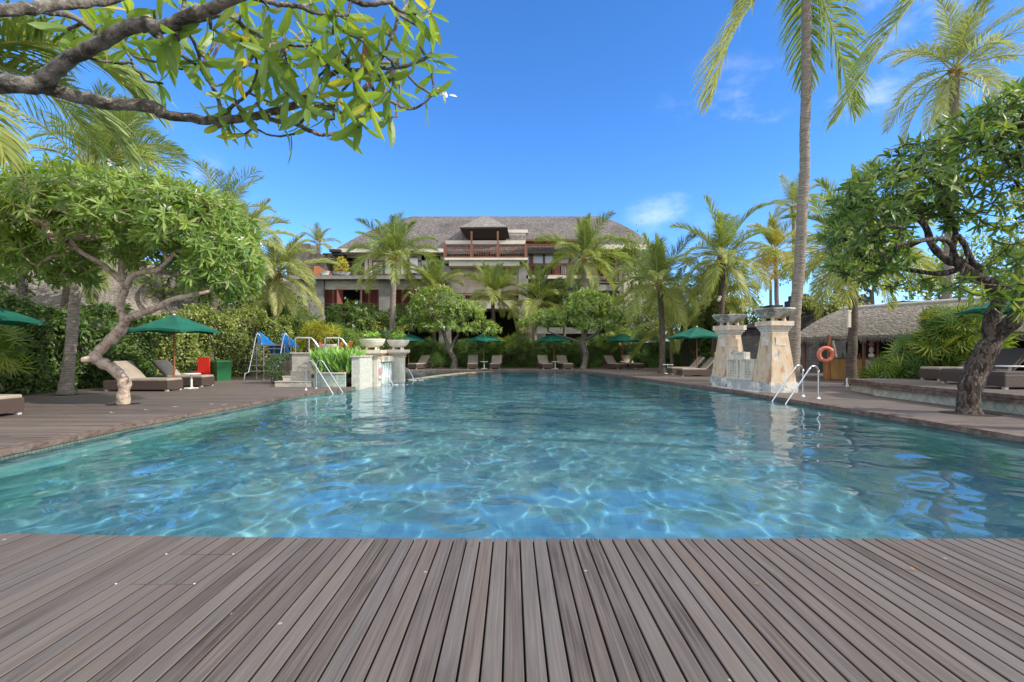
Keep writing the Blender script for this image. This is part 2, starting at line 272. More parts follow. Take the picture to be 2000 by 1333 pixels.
# decking: real boards near, board pattern far
def wood_boards(name, along, procedural):
    m = bpy.data.materials.new(name); m.use_nodes = True; t = m.node_tree; N = t.nodes; L = t.links; b = N['Principled BSDF']
    def math_(op, a, b_=None):
        n = N.new('ShaderNodeMath'); n.operation = op
        for i, x in enumerate((a, b_)):
            if x is None: continue
            if hasattr(x, 'links'): L.new(x, n.inputs[i])
            else: n.inputs[i].default_value = x
        return n.outputs[0]
    tcd = N.new('ShaderNodeTexCoord'); sp = N.new('ShaderNodeSeparateXYZ'); L.new(tcd.outputs['Object'], sp.inputs[0])
    if procedural:
        q = math_('DIVIDE', sp.outputs[1], .0873); fl = math_('FLOOR', q); fr = math_('FRACT', q)
        seg = math_('FLOOR', math_('ADD', math_('DIVIDE', sp.outputs[0], 2.4), math_('MULTIPLY', fl, .377)))
        cb = N.new('ShaderNodeCombineXYZ'); L.new(fl, cb.inputs[0]); L.new(seg, cb.inputs[1]); wnn = N.new('ShaderNodeTexWhiteNoise'); wnn.noise_dimensions = '2D'; L.new(cb.outputs[0], wnn.inputs['Vector']); rv = wnn.outputs['Value']
    else:
        at = N.new('ShaderNodeAttribute'); at.attribute_name = 'rnd'; rv = at.outputs['Fac']
    rp = N.new('ShaderNodeValToRGB'); L.new(rv, rp.inputs[0]); e = rp.color_ramp.elements
    cols = [(0, (.042,.031,.027)), (.18, (.085,.067,.059)), (.36, (.10,.09,.087)), (.52, (.062,.044,.037)), (.68, (.125,.105,.092)), (.84, (.078,.07,.07)), (1, (.1,.074,.06))]
    if procedural: cols = [(p, tuple(c*1.0 for c in k)) for p, k in [(0, (.06,.043,.035)), (.25, (.12,.09,.075)), (.5, (.165,.13,.112)), (.75, (.085,.06,.049)), (1, (.2,.162,.14))]]
    while len(e) < len(cols): e.new(.5)
    for k, (p, c) in enumerate(cols): e[k].position = p; e[k].color = (*c, 1)
    off = N.new('ShaderNodeVectorMath'); off.operation = 'ADD'; L.new(tcd.outputs['Object'], off.inputs[0]); cb2 = N.new('ShaderNodeCombineXYZ'); L.new(math_('MULTIPLY', rv, 37.0), cb2.inputs[2]); L.new(math_('MULTIPLY', rv, 11.0), cb2.inputs[1 if along == 'y' else 0]); L.new(cb2.outputs[0], off.inputs[1])
    def grain(scale, sx, detail=6, dist=0.0):
        mpn = N.new('ShaderNodeMapping'); mpn.inputs['Scale'].default_value = (1, sx, 1) if along == 'y' else (sx, 1, 1); L.new(off.outputs[0], mpn.inputs[0])
        n = N.new('ShaderNodeTexNoise'); n.inputs['Scale'].default_value = scale; n.inputs['Detail'].default_value = detail; n.inputs['Distortion'].default_value = dist; L.new(mpn.outputs[0], n.inputs['Vector']); return n.outputs[0]
    def mix(a, fac, c, mode='MIX'):
        mx = N.new('ShaderNodeMix'); mx.data_type = 'RGBA'; mx.blend_type = mode; L.new(fac, mx.inputs[0]); L.new(a, mx.inputs[6]); mx.inputs[7].default_value = (*c, 1); return mx.outputs[2]
    def rng_(x, lo, hi, a=0., b_=1.):
        mr = N.new('ShaderNodeMapRange'); L.new(x, mr.inputs[0]); mr.inputs[1].default_value = lo; mr.inputs[2].default_value = hi; mr.inputs[3].default_value = a; mr.inputs[4].default_value = b_; return mr.outputs[0]
    g1 = grain(90, .02, 4, .3); g2 = grain(14, .08, 6, .8); g3 = grain(2.2, .7, 3)
    cur = rp.outputs[0]
    cur = mix(cur, rng_(g1, .4, .75, 0, .55), (.2,.17,.15))
    cur = mix(cur, rng_(g2, .56, .7, 0, .42), (.045,.03,.024))
    cur = mix(cur, rng_(g3, .4, .62, 0, .45), (.12,.1,.095))
    vo = N.new('ShaderNodeTexVoronoi'); vo.inputs['Scale'].default_value = 3.2; L.new(tcd.outputs['Object'], vo.inputs['Vector'])
    ns = N.new('ShaderNodeTexNoise'); ns.inputs['Scale'].default_value = 60; L.new(tcd.outputs['Object'], ns.inputs['Vector'])
    sp1 = rng_(math_('ADD', vo.outputs['Distance'], math_('MULTIPLY', ns.outputs[0], .03)), .04, .052, .45, 0)
    cur = mix(cur, sp1, (.5,.48,.45))
    gapk = None
    if procedural:
        gapk = rng_(math_('ABSOLUTE', math_('SUBTRACT', fr, .5)), .44, .49)
        cur = mix(cur, gapk, (.03,.022,.018))
    L.new(cur, b.inputs['Base Color']); b.inputs['Roughness'].default_value = .62; b.inputs['Specular IOR Level'].default_value = .35
    bp = N.new('ShaderNodeBump'); bp.inputs['Strength'].default_value = .35; bp.inputs['Distance'].default_value = .004
    hgt = g1 if gapk is None else math_('SUBTRACT', g1, math_('MULTIPLY', gapk, 3))
    L.new(hgt, bp.inputs['Height']); L.new(bp.outputs[0], b.inputs['Normal'])
    return m
M['boards'] = wood_boards('grey_deck_boards', 'y', False)
M['boards_x'] = wood_boards('side_deck_boards', 'x', True)
M['board_edge'] = mat('red_brown_edge_board', (.15,.105,.085), .75, noise=[(5,(.09,.055,.042),.42,.6,(1,1,3)),(9,(.19,.155,.135),.5,.7,(1,1,1))], bump=.2)
M['board_side'] = mat('shaded_board_side', (.05,.028,.02), .8)  # dark brown puts the shade of the board gaps into the sides
M['tan'] = mat('tan_curb', (.36,.27,.17), .8, noise=[(3,(.28,.22,.15),.4,.6,(1,1,1))])
M['soil'] = mat('soil', (.05,.038,.026), .95, noise=[(3,(.09,.1,.04),.45,.6,(1,1,1))], bump=.6)
# pool floor: mottled blue-green stone tile
M['poolfloor'] = brick_mat('pool_stone_tile', (.10,.285,.37), (.085,.24,.33), (.065,.2,.28), 1, .2, .2, .006, rough=.5, offset=0, axis='XY', bump=.2, stain=[(.8,(.16,.34,.385),.45,.65),(2.0,(.065,.2,.3),.52,.68)])
M['poolwall'] = brick_mat('pool_wall_tile', (.06,.3,.34), (.05,.24,.29), (.035,.18,.22), 1, .2, .2, .006, rough=.5, offset=0, bump=.2, stain=[(2,(.1,.36,.36),.5,.68)])
M['ledge'] = mat('pale_ledge_stone', (.2,.5,.48), .6, noise=[(3,(.14,.4,.4),.45,.6,(1,1,1))])
wm = bpy.data.materials.new('clear_water'); wm.use_nodes = True; t = wm.node_tree; t.nodes.clear()
go = t.nodes.new('ShaderNodeOutputMaterial'); gg = t.nodes.new('ShaderNodeBsdfGlass'); gg.inputs['IOR'].default_value = 1.33; gg.inputs['Roughness'].default_value = 0; gg.inputs[0].default_value = (.93, .98, 1, 1)
t.links.new(gg.outputs[0], go.inputs[0]); M['water'] = wm
M['foam'] = mat('splashing_water', (.8,.86,.9), .2, trans=.4)

# ---------------------------------------------------------------- pool, decks, ground
def smooth_pts(p, k=4):
    p = np.array(p, float); out = []
    for i in range(len(p)-1):
        a, b, c, d = p[max(i-1, 0)], p[i], p[i+1], p[min(i+2, len(p)-1)]
        for s in np.linspace(0, 1, k, endpoint=False): out.append(.5*((2*b)+(c-a)*s+(2*a-5*b+4*c-d)*s*s+(3*b-a-3*c+d)*s**3))
    return out+[p[-1]]
def near_y(x): return 3.4+(.0082*x*x if x < 0 else 0.0)
near = [np.array([x, near_y(x)]) for x in np.linspace(-6.25, 7.35, 24)]
right = smooth_pts([(7.35,3.4),(7.42,6),(7.38,8.6),(7.22,11.2),(7.1,14),(6.8,17.4),(6.25,21.2),(5.4,27.2),(4.75,30.2),(3.7,32.3),(2,33),(-1,33.2),(-4,33.2),(-6,32.6),(-7.5,30.5),(-7.8,28),(-7,26),(-5.45,24.7)])
left = smooth_pts([(-5.3,24.6),(-5.3,20.5),(-5.36,17.5)], 3)+smooth_pts([(-5.42,17.3),(-6.0,15.06),(-6.25,11.57),(-6.42,8.68),(-6.3,6.16),(-6.25,3.72)])
OUT = [*near, *right[1:], *left[:-1]]
OUT = np.array(OUT); n = len(OUT)
WZ = -0.10
def ring_sheet(inner, outer, z):
    k = len(inner); v = [(*p, z) for p in inner]+[(*p, z) for p in outer]
    return v, [(i, (i+1) % k, k+(i+1) % k, k+i) for i in range(k)]
cen = np.array([0.4, 16.0])
def clampbox(p, x0, x1, y0, y1):
    d = p-cen; t_ = min([(b-c)/q for q, c, lo, hi in ((d[0], cen[0], x0, x1), (d[1], cen[1], y0, y1)) for b in ((hi if q > 0 else lo),) if abs(q) > 1e-9])
    return cen+d*t_
soil_in = np.array([clampbox(p, -15, 28, -5.0, 37.5) for p in OUT])
far = np.array([cen+nrm(p-cen)*600 for p in soil_in])
inn = OUT+nrm(OUT-cen)*.25
v, f = ring_sheet(inn, far, -0.06); MB().add(v, f).build('ground', M['soil'], kind='structure')
# side decks (everything but the near strip)
deck = MB(); ins = OUT; outs = soil_in
for i in range(n):
    j = (i+1) % n
    if ins[i][1] < 3.75 and ins[j][1] < 3.75 and -6.3 < ins[i][0] < 7.3: continue
    deck.add([(*ins[i], 0), (*ins[j], 0), (*outs[j], 0), (*outs[i], 0)], [(0,1,2,3)])
deck.add([(-15,3.72,0), (-6.25,3.72,0), (-6.25,3.9,0), (-15,3.9,0)], [(0,1,2,3)]) if False else None
deck.build('side_deck', M['boards_x'], kind='structure')
rng = random.Random(5); nrg = np.random.RandomState(7)
bd = MB(); pitch = .0873; x = -14.96; ch = .003
while x < 15.5:
    y = -3.0; x1 = x+pitch-.009
    yend = near_y(x+pitch/2) if -6.25 < x < 7.35 else (3.72 if x < 0 else 3.4)
    cuts = []; yy = -3+rng.uniform(0, 9)
    while yy < yend-.3:
        if -2.5 < yy < 1.75: cuts.append(yy)
        yy += rng.uniform(5, 14)
    if -2.06 < x < -1.74: cuts += [2.74, 3.14]
    cuts = [-3.0]+cuts+[yend+.012]
    for a_, b_ in zip(cuts[:-1], cuts[1:]):
        b_ = b_-.007; dz = rng.uniform(-.0012, .0012); r_ = rng.random()
        sec = [(x, -.03), (x, dz-ch), (x+ch, dz), (x1-ch, dz), (x1, dz-ch), (x1, -.03)]
        ring0 = [(px_, a_, pz) for px_, pz in sec]; ring1 = [(px_, b_, pz) for px_, pz in sec]
        bd.add(ring0+ring1, [(i, 6+i, 6+i+1, i+1) for i in (1, 2, 3)], r_); bd.add(ring0+ring1, [(i, 6+i, 6+i+1, i+1) for i in (0, 4)], r_, 1)
        bd.add(ring0, [(0,1,2,3,4,5)], r_); bd.add(ring1, [(5,4,3,2,1,0)], r_)
    x += pitch
bd.build('near_deck', [M['boards'], M['board_side']], kind='structure')
MB().box(-15, 15.5, -3, 3.36, -.09, -.05).build('deck_underside', M['dark'], kind='structure')  # near-black sheet, shade below the gaps put into its colour
# coping boards and fascia along left, right and far edges
def offset(pts, dist):
    p = np.array(pts); t_ = np.gradient(p, axis=0); nn = np.stack([t_[:, 1], -t_[:, 0]], 1); return p+nrm(nn)*dist
def strip(pts, w0, w1, z0, z1, name, m, kind='structure'):
    a = offset(pts, w0); b = offset(pts, w1); k = len(a); mb = MB()
    sec = [(a, z0), (a, z1), (b, z1), (b, z0)]
    v = np.concatenate([np.column_stack([q, np.full(k, z)]) for q, z in sec])
    fs = []
    for s_ in range(4):
        t2 = (s_+1) % 4
        for i in range(k-1): fs.append((s_*k+i, s_*k+i+1, t2*k+i+1, t2*k+i))
    mb.add(v, fs); return mb.build(name, m, kind=kind)
cp = strip(np.array(right), -.02, .24, -.085, .006, 'pool_edge_board', M['board_edge'])
lw = [p for p in left if p[1] < 17.4]
strip(np.array(lw), -.02, .2, -.06, .006, 'pool_edge_board', M['board_edge'])
# pool walls and floor
FZ = -2.3
pw = MB(); v = [(*p, -.02) for p in OUT]+[(*p, -.3) for p in OUT]
pw.add(v, [(i, n+i, n+(i+1) % n, (i+1) % n) for i in range(n)], m=0)
v = [(*p, -.3) for p in OUT]+[(*p, FZ) for p in OUT]
pw.add(v, [(i, n+i, n+(i+1) % n, (i+1) % n) for i in range(n)], m=1)
wl = pw.build('pool_wall', [M['waterline'], M['poolwall']], kind='structure'); wl.cycles.is_caustics_receiver = True
fl = MB().box(-8.5, 8, 3, 34, FZ-.1, FZ).build('pool_floor', M['poolfloor'], kind='structure'); fl.cycles.is_caustics_receiver = True
for nm, pts in (('r', np.array(right[3:26])), ('l', np.array(lw[1:]))):
    s_ = strip(pts, -.5, -.004, FZ, -.62, 'pool_ledge', M['ledge']); s_.cycles.is_caustics_receiver = True
# water surface with real small waves
xs = np.arange(-8.6, 8.3, .045); ys = np.concatenate([np.arange(3.2, 14, .042), np.arange(14, 34.2, .08)])
X, Y = np.meshgrid(xs, ys); Z = 0*X; wr = np.random.RandomState(3)
for k in range(60):
    lam = .2+1.5*wr.uniform(0, 1)**1.6; a_ = wr.uniform(0, pi); ph = wr.uniform(0, 6.28)
    Z += .00135*lam**1.05*np.sin(tau/lam*(X*cos(a_)+Y*sin(a_)+.16*np.sin(X*.9+k)+.1*np.sin(Y*1.3+2*k))+ph)*(.65+.35*np.sin(X*.35+Y*.22+k*.7))
for (cx_, cy_) in ((-4.2, 20.6), (-4.1, 23.0)):
    r_ = np.hypot(X-cx_, Y-cy_); Z += .006*np.sin(r_*18)*np.exp(-r_*1.2)
V = np.stack([X, Y, Z+WZ], -1).reshape(-1, 3); I = np.arange(X.size).reshape(X.shape)
Fq = np.stack([I[:-1, :-1], I[:-1, 1:], I[1:, 1:], I[1:, :-1]], -1).reshape(-1, 4)
# keep only faces near the pool outline interior
def inside(px_, py_, poly):
    c_ = np.zeros(px_.shape, bool); j = len(poly)-1
    for i in range(len(poly)):
        xi, yi = poly[i]; xj, yj = poly[j]
        cnd = ((yi > py_) != (yj > py_)) & (px_ < (xj-xi)*(py_-yi)/(yj-yi+1e-12)+xi); c_ ^= cnd; j = i
    return c_
big = cen+(OUT-cen)*1.0+nrm(OUT-cen)*.12
ctr = V[Fq].mean(1); Fq = Fq[inside(ctr[:, 0], ctr[:, 1], big)]
wb = MB(); wb.add(V, Fq); wo = wb.build('water', M['water'], smooth=True, kind='structure'); wo.cycles.is_caustics_caster = True
# curb between the big pool and the children's pool
cb_pts = smooth_pts([(-4.75,22.9),(-4.3,25.4),(-3.6,28.4),(-2.6,31),(-1.2,33.0)])
strip(np.array(cb_pts), -.08, .12, -.5, -.06, 'pool_curb', M['tan'])
# ---------------------------------------------------------------- foliage toolkit
def leafT(segs=3, w=.28, fold=.25, curl=.25, shape=.55):
    v = []
    for i in range(segs+1):
        t_ = i/segs; ww = w/2*(sin(pi*min(1, .05+t_**(shape*2.1)*.93))**.62) if t_ < 1 else w*.04
        z = -curl*t_*t_; v += [(-ww, t_, z+fold*ww), (0, t_, z), (ww, t_, z+fold*ww)]
    f = []
    for i in range(segs):
        for k in (0, 1): f.append((i*3+k, i*3+k+1, i*3+3+k+1, i*3+3+k))
    return np.array(v), np.array(f)
def fanT(nb=8, w=.085, spread=75):
    v = []; f = []
    for b in range(nb):
        a_ = R(-spread+2*spread*b/(nb-1)); c_, s_ = sin(a_), cos(a_); l = .8+.2*cos(a_); base = len(v)
        for i, (t_, ww) in enumerate(((.05, .3), (.5, 1), (1, .12))):
            z = -.28*t_*t_*l
            for sg in (-1, 1): v.append((c_*t_*l-sg*ww*w*s_*.5*-1, s_*t_*l+sg*ww*w*c_*.5*-1, z))
        for i in range(2): f.append((base+i*2, base+i*2+1, base+i*2+3, base+i*2+2))
    return np.array(v), np.array(f)
def orient(d, nvec):
    d = nrm(d); nvec = np.asarray(nvec, float); x_ = nrm(np.cross(d, nvec)); z_ = np.cross(x_, d); return np.stack([x_, d, z_], -1)
def scatter(mb, T, pos, d, nvec, scale, rnd):
    v, f = T; k = len(pos); Mx = orient(d, nvec); sc = np.broadcast_to(np.asarray(scale, float), (k,))
    W = np.einsum('kij,nj->kni', Mx, v)*sc[:, None, None]+np.asarray(pos)[:, None, :]
    Fk = (f[None]+np.arange(k)[:, None, None]*len(v)).reshape(-1, f.shape[1])
    tv = np.where((np.arange(len(v)) % 3 == 1) & (len(v) % 3 == 0), .1, 0.); mb.add(W.reshape(-1, 3), Fk, (np.broadcast_to(rnd, (k,))[:, None]+tv[None]).reshape(-1))
L4 = leafT(4, .27, .3, .22); L3 = leafT(3, .235, .25, .25); L2 = leafT(2, .27, .2, .2); LH = leafT(2, .62, .15, .25, .7); LN = leafT(3, .075, .3, .3, .4); LC = leafT(3, .34, .2, .35, .6); FAN = fanT()
def rosettes(mb, tips, dirs, rg, nl, size, T, open_=(25, 95), rb=(0, 1), droop=.15):
    tips = np.asarray(tips); dirs = nrm(dirs); k = len(tips); N_ = k*nl
    a_ = (np.arange(nl)[None]*2.399+rg.uniform(0, tau, (k, 1))).reshape(-1); op = np.radians(rg.uniform(open_[0], open_[1], N_))
    D = np.repeat(dirs, nl, 0); ref = np.where(np.abs(D[:, 2:3]) < .9, [[0, 0, 1.]], [[1., 0, 0]]); u = nrm(np.cross(ref, D)); w_ = np.cross(D, u)
    lat = u*np.cos(a_)[:, None]+w_*np.sin(a_)[:, None]; d = D*np.cos(op)[:, None]+lat*np.sin(op)[:, None]; d[:, 2] -= droop; d = nrm(d)
    nv = D-d*np.sum(D*d, 1, keepdims=True)+rg.normal(0, .25, (N_, 3))
    base = np.repeat(tips, nl, 0)-D*rg.uniform(0, .35, (N_, 1))*size
    tr = np.repeat(rg.uniform(rb[0], rb[1], k), nl)
    r_ = np.clip(tr*.6+rg.uniform(rb[0], rb[1], N_)*.4, 0, 1)
    scatter(mb, T, base, d, nv, size*rg.uniform(.65, 1.1, N_), r_)
class Skel:
    def __init__(s): s.p = []; s.par = []; s.r = []; s.chains = []
    def path(s, pts, rad, join=True):
        pts = [np.asarray(q, float) for q in pts]; idx = []
        par = -1
        if join and s.p:
            par = int(np.argmin(np.linalg.norm(np.array(s.p)-pts[0], axis=1)))
        for q, r_ in zip(pts, np.broadcast_to(rad, (len(pts),))): s.p.append(q); s.par.append(par); s.r.append(float(r_)); par = len(s.p)-1; idx.append(par)
        s.chains.append((s.par[idx[0]], idx)); return idx
    def grow(s, tips, rg, rt=.012, step=.35, jit=.06, kexp=.45):
        n0 = len(s.p); main = np.array(s.p); d0 = np.array([np.min(np.linalg.norm(main-t_, axis=1)) for t_ in tips]); order = np.argsort(d0)
        Parr = np.zeros((n0+len(tips)*30, 3)); Parr[:n0] = main; cnt = n0; dirs = [None]*len(tips)
        for ti in order:
            t_ = tips[ti]; dd = np.linalg.norm(Parr[:cnt]-t_, axis=1); par = int(np.argmin(dd)); a_ = Parr[par].copy(); dist = dd[par]; kk = max(1, min(8, int(math.ceil(dist/step)))); idx = []
            bow = np.array([0, 0, -.035*dist])
            prev = par
            for i in range(1, kk+1):
                u = i/kk; q = a_+(t_-a_)*u+bow*4*u*(1-u)*.6+(rg.normal(0, jit, 3) if i < kk else 0)
                Parr[cnt] = q; s.p.append(q); s.par.append(prev); s.r.append(0); prev = cnt; idx.append(cnt); cnt += 1
            s.chains.append((par, idx)); q1 = Parr[idx[-2]] if kk > 1 else a_; dirs[ti] = nrm(t_-q1)
        c_ = np.zeros(cnt)
        for ti, (par, idx) in zip(order, s.chains[-len(tips):]): c_[idx[-1]] = 1
        for i in range(cnt-1, n0-1, -1):
            if s.par[i] >= 0: c_[s.par[i]] += c_[i]
        for i in range(n0, cnt): s.r[i] = rt*max(1, c_[i])**kexp
        return np.array(dirs)
    def mesh(s, mb, sides=6, knob=0, rg=None):
        for par, idx in s.chains:
            pts = [s.p[i] for i in idx]; rr = [s.r[i] for i in idx]
            if par >= 0: pts = [s.p[par]]+pts; rr = [min(s.r[par], rr[0]*1.25)]+rr
            if len(pts) < 2: continue
            k = sides+4 if max(rr) > .08 else (sides if max(rr) > .02 else 4)
            if len(pts) > 3 and max(rr) > .03:
                P_ = smooth_pts(np.column_stack([np.array(pts), rr]), 5); pts = [q[:3] for q in P_]; rr = [max(.004, q[3]) for q in P_]
                if knob and rg is not None: ph = rg.uniform(0, 6); rr = [r_*(1+knob*(sin(i_*1.1+ph)*.6+rg.uniform(-.4, .4))) for i_, r_ in enumerate(rr)]
            mb.tube(pts, rr, k)
def ell_tips(cl, rg, shell=.55, low=-.35):
    """cl: (px,py,d, rx,ry,rz, n) metres radii -> points"""
    out = []
    for (px_, py_, d, rx, ry, rz, k) in cl:
        c_ = P(px_, py_, d); got = 0
        while got < k:
            q = rg.normal(0, 1, 3); q /= np.linalg.norm(q); q *= rg.uniform(shell, 1)**.6
            if q[2] < low: continue
            out.append(c_+q*np.array([rx, ry, rz])); got += 1
    return np.array(out)
def thin(pts, md):
    keep = []
    for p in pts:
        if all(np.sum((p-q)**2) > md*md for q in keep[-1600:]): keep.append(p)
    return np.array(keep)
def frangipani(label, mains, clumps, seed, leaf=.24, nl=9, mt='frang', bark='bark_grey', T=L3, md=.16, rt=.011, step=.35, flowers=0, outb=.55, group=None, knob=.1, name='frangipani_tree', jit=.05, cat='tree', low=-.35, shell=.55, extra=None, rb=(0, 1)):
    rg = np.random.RandomState(seed); base = np.array(mains[0][0][0]); root = thing(name, label, cat, base, group=group)
    sk_ = Skel()
    for pts, rad in mains: sk_.path(pts, rad)
    tips = thin(ell_tips(clumps, rg, shell, low), md)
    if extra is not None: tips = np.concatenate([tips, extra])
    dirs = sk_.grow(tips, rg, rt, step, jit); cc = np.array([P(*c[:3])*c[6] for c in clumps]).sum(0)/sum(c[6] for c in clumps)
    cc = cc-np.array([0, 0, .8]); dirs = nrm(dirs*(1-outb)+nrm(tips-cc)*outb+rg.normal(0, .22, (len(tips), 3)))
    mb = MB(); sk_.mesh(mb, 6, knob, rg); mb.build('trunk', M[bark], root, smooth=True)
    mb = MB(); rosettes(mb, tips, dirs, rg, nl, leaf, T, rb=rb); cr_ = mb.build('crown', M[mt], root)
    if flowers:
        mb = MB(); pick = tips[rg.choice(len(tips), flowers)]; dd = nrm(pick-cc); c0 = pick+dd*leaf*.75; nf = len(c0); k = 7
        pos = np.repeat(c0, k, 0)+rg.normal(0, leaf*.12, (nf*k, 3)); scatter(mb, LC, pos, rg.normal(0, 1, (nf*k, 3))+np.repeat(dd, k, 0), rg.normal(0, 1, (nf*k, 3)), leaf*.3, .5)
        mb.build('blossom', M['petal'], root)
    return root
def frond(mb, ra, p0, az_, el_, L_, droop, nl, segs, lw, rg, hang=.9, ll=.32, base=.5, tipdrop=1.0, roll=0.0, rr=.018):
    k = 16; pts = [np.array(p0, float)]; d = np.array([cos(el_)*cos(az_), cos(el_)*sin(az_), sin(el_)])
    for i in range(k):
        pts.append(pts[-1]+d*L_/k); d = d+np.array([0, 0, -droop*(.4+1.2*i/k)/k*2]); d = d/np.linalg.norm(d)
    pts = np.array(pts); ra.tube(pts, np.linspace(rr*2.2, rr*.3, k+1), 4, caps=False)
    t_ = np.linspace(.13, .995, nl); fi = t_*k; i0 = np.minimum(fi.astype(int), k-1); u = (fi-i0)[:, None]; pp = pts[i0]*(1-u)+pts[i0+1]*u; T_ = nrm(pts[i0+1]-pts[i0])
    S0 = np.cross(T_, [0, 0, 1.]); bad = np.linalg.norm(S0, axis=1) < .25
    sref = np.array([-sin(az_), cos(az_), 0])*-1; S0[bad] = sref; S0 = nrm(S0); U = np.cross(S0, T_)
    if roll: S0, U = S0*cos(roll)+U*sin(roll), U*cos(roll)-S0*sin(roll)
    prof = np.sin(pi*(.14+.82*t_))**.55
    for sg in (-1, 1):
        an = np.radians(28+38*t_+rg.normal(0, 6, nl)); d0 = S0*sg*np.cos(an)[:, None]+T_*np.sin(an)[:, None]+U*(.28+rg.normal(0, .12, (nl, 1))); d0 = nrm(d0)
        ln = L_*ll*prof*rg.uniform(.82, 1.1, nl)*(rg.uniform(0, 1, nl) > .03); q = pp.copy(); rows = []; wd = nrm(T_-d0*np.sum(T_*d0, 1, keepdims=True)+U*rg.normal(0, .35, (nl, 1))); dd = d0
        ws = np.interp(np.linspace(0, 1, segs+1), [0, .25, .7, 1], [.5, 1, .75, .05])
        for s_ in range(segs+1):
            rows.append(q-wd*lw*.5*ws[s_]); rows.append(q+wd*lw*.5*ws[s_]); q = q+dd*(ln/segs)[:, None]
            dd = nrm(dd+np.array([0, 0, -1.])*hang*tipdrop/segs*(.6+s_*.5)*rg.uniform(.7, 1.3, (nl, 1)))
        Vv = np.stack(rows, 1); m_ = 2*(segs+1); f = np.array([[2*s_, 2*s_+1, 2*s_+3, 2*s_+2] for s_ in range(segs)])
        Fk = (f[None]+np.arange(nl)[:, None, None]*m_).reshape(-1, 4)
        mb.add(Vv.reshape(-1, 3), Fk, np.repeat(np.clip(base+rg.normal(0, .12, nl), 0, 1), m_))
def palm(label, base, crown, r0, r1, L_, nf, seed, mt='palm', bark='palm_bark', nl=100, segs=3, lw=.029, hang=1.0, lo=-25, hi=82, droop=.9, bend=0.0, base_c=.5, azs=None, wind=(0, 0), coconuts=0, group=None, name='coconut_palm', fr=None, husk=True, sw=0.0):
    rg = np.random.RandomState(seed); base = np.array(base, float); crown = np.array(crown, float); root = thing(name, label, 'palm tree', base, group=group)
    k = 12; side = nrm(np.cross(crown-base, [0, 1, 0])+1e-6); pts = []; rads = []
    for i in range(k+1):
        u = i/k; q = base+(crown-base)*u; q[:2] = q[:2]+side[:2]*bend*sin(pi*u)+rg.normal(0, .012, 2); pts.append(q); rads.append((r0+(r1-r0)*u**.7)*(1+.35*max(0, 1-u*9)))
    Pp = smooth_pts(np.column_stack([np.array(pts), rads]), 5)
    mb = MB(); mb.tube([q[:3] for q in Pp], [q[3]*(1+(.05 if i % 2 else -.02)) for i, q in enumerate(Pp)], 12); mb.build('trunk', M[bark], root, smooth=True)
    mb = MB(); ra = MB()
    for i in range(nf):
        u = (i+.5)/nf; el_ = R(hi+(lo-hi)*u**1.25+rg.uniform(-9, 9)); a_ = i*2.39996+rg.uniform(-.25, .25)
        if azs is not None: a_ = R(azs[i % len(azs)]+rg.uniform(-8, 8))
        ddir = np.array([cos(el_)*cos(a_)+wind[0], cos(el_)*sin(a_)+wind[1], sin(el_)]); ddir = nrm(ddir); a2 = math.atan2(ddir[1], ddir[0]); e2 = math.asin(ddir[2])
        lf = L_*rg.uniform(.78, 1.1)*(1-.2*(u < .12))
        frond(mb, ra, crown+rg.normal(0, r1*.5, 3)+ddir*r1, a2, e2, lf, droop*(.45+.65*u)*rg.uniform(.7, 1.35), nl, segs, lw*L_/3, rg, hang*(.7+.9*u), base=base_c-.28+.5*u+rg.uniform(-.1, .1), roll=rg.uniform(-.4, .4), rr=.012*L_/3+.004)
    if fr: fr(mb, ra, rg, crown)
    mb.build('crown', M[mt], root)
    ra.build('frond_stem', M['rachis'], root, smooth=True)
    if husk:
        h = MB()
        for i in range(9): a_ = i*.7; h.tube([crown-np.array([0, 0, r1*3.2]), crown+np.array([cos(a_)*r1*1.5, sin(a_)*r1*1.5, r1*.4])], [r1*.55, r1*.3], 6)
        h.build('husk', M['husk'], root, smooth=True)
    if coconuts:
        for i in range(coconuts):
            a_ = rg.uniform(0, tau); c_ = crown+np.array([cos(a_)*r1*2.2, sin(a_)*r1*2.2, -r1*2]); b = MB(); b.lathe([(.001, -.13), (.07, -.1), (.1, 0), (.08, .09), (.001, .12)], c_, 10); b.build('coconut', M['rachis'], root, smooth=True)
    return root
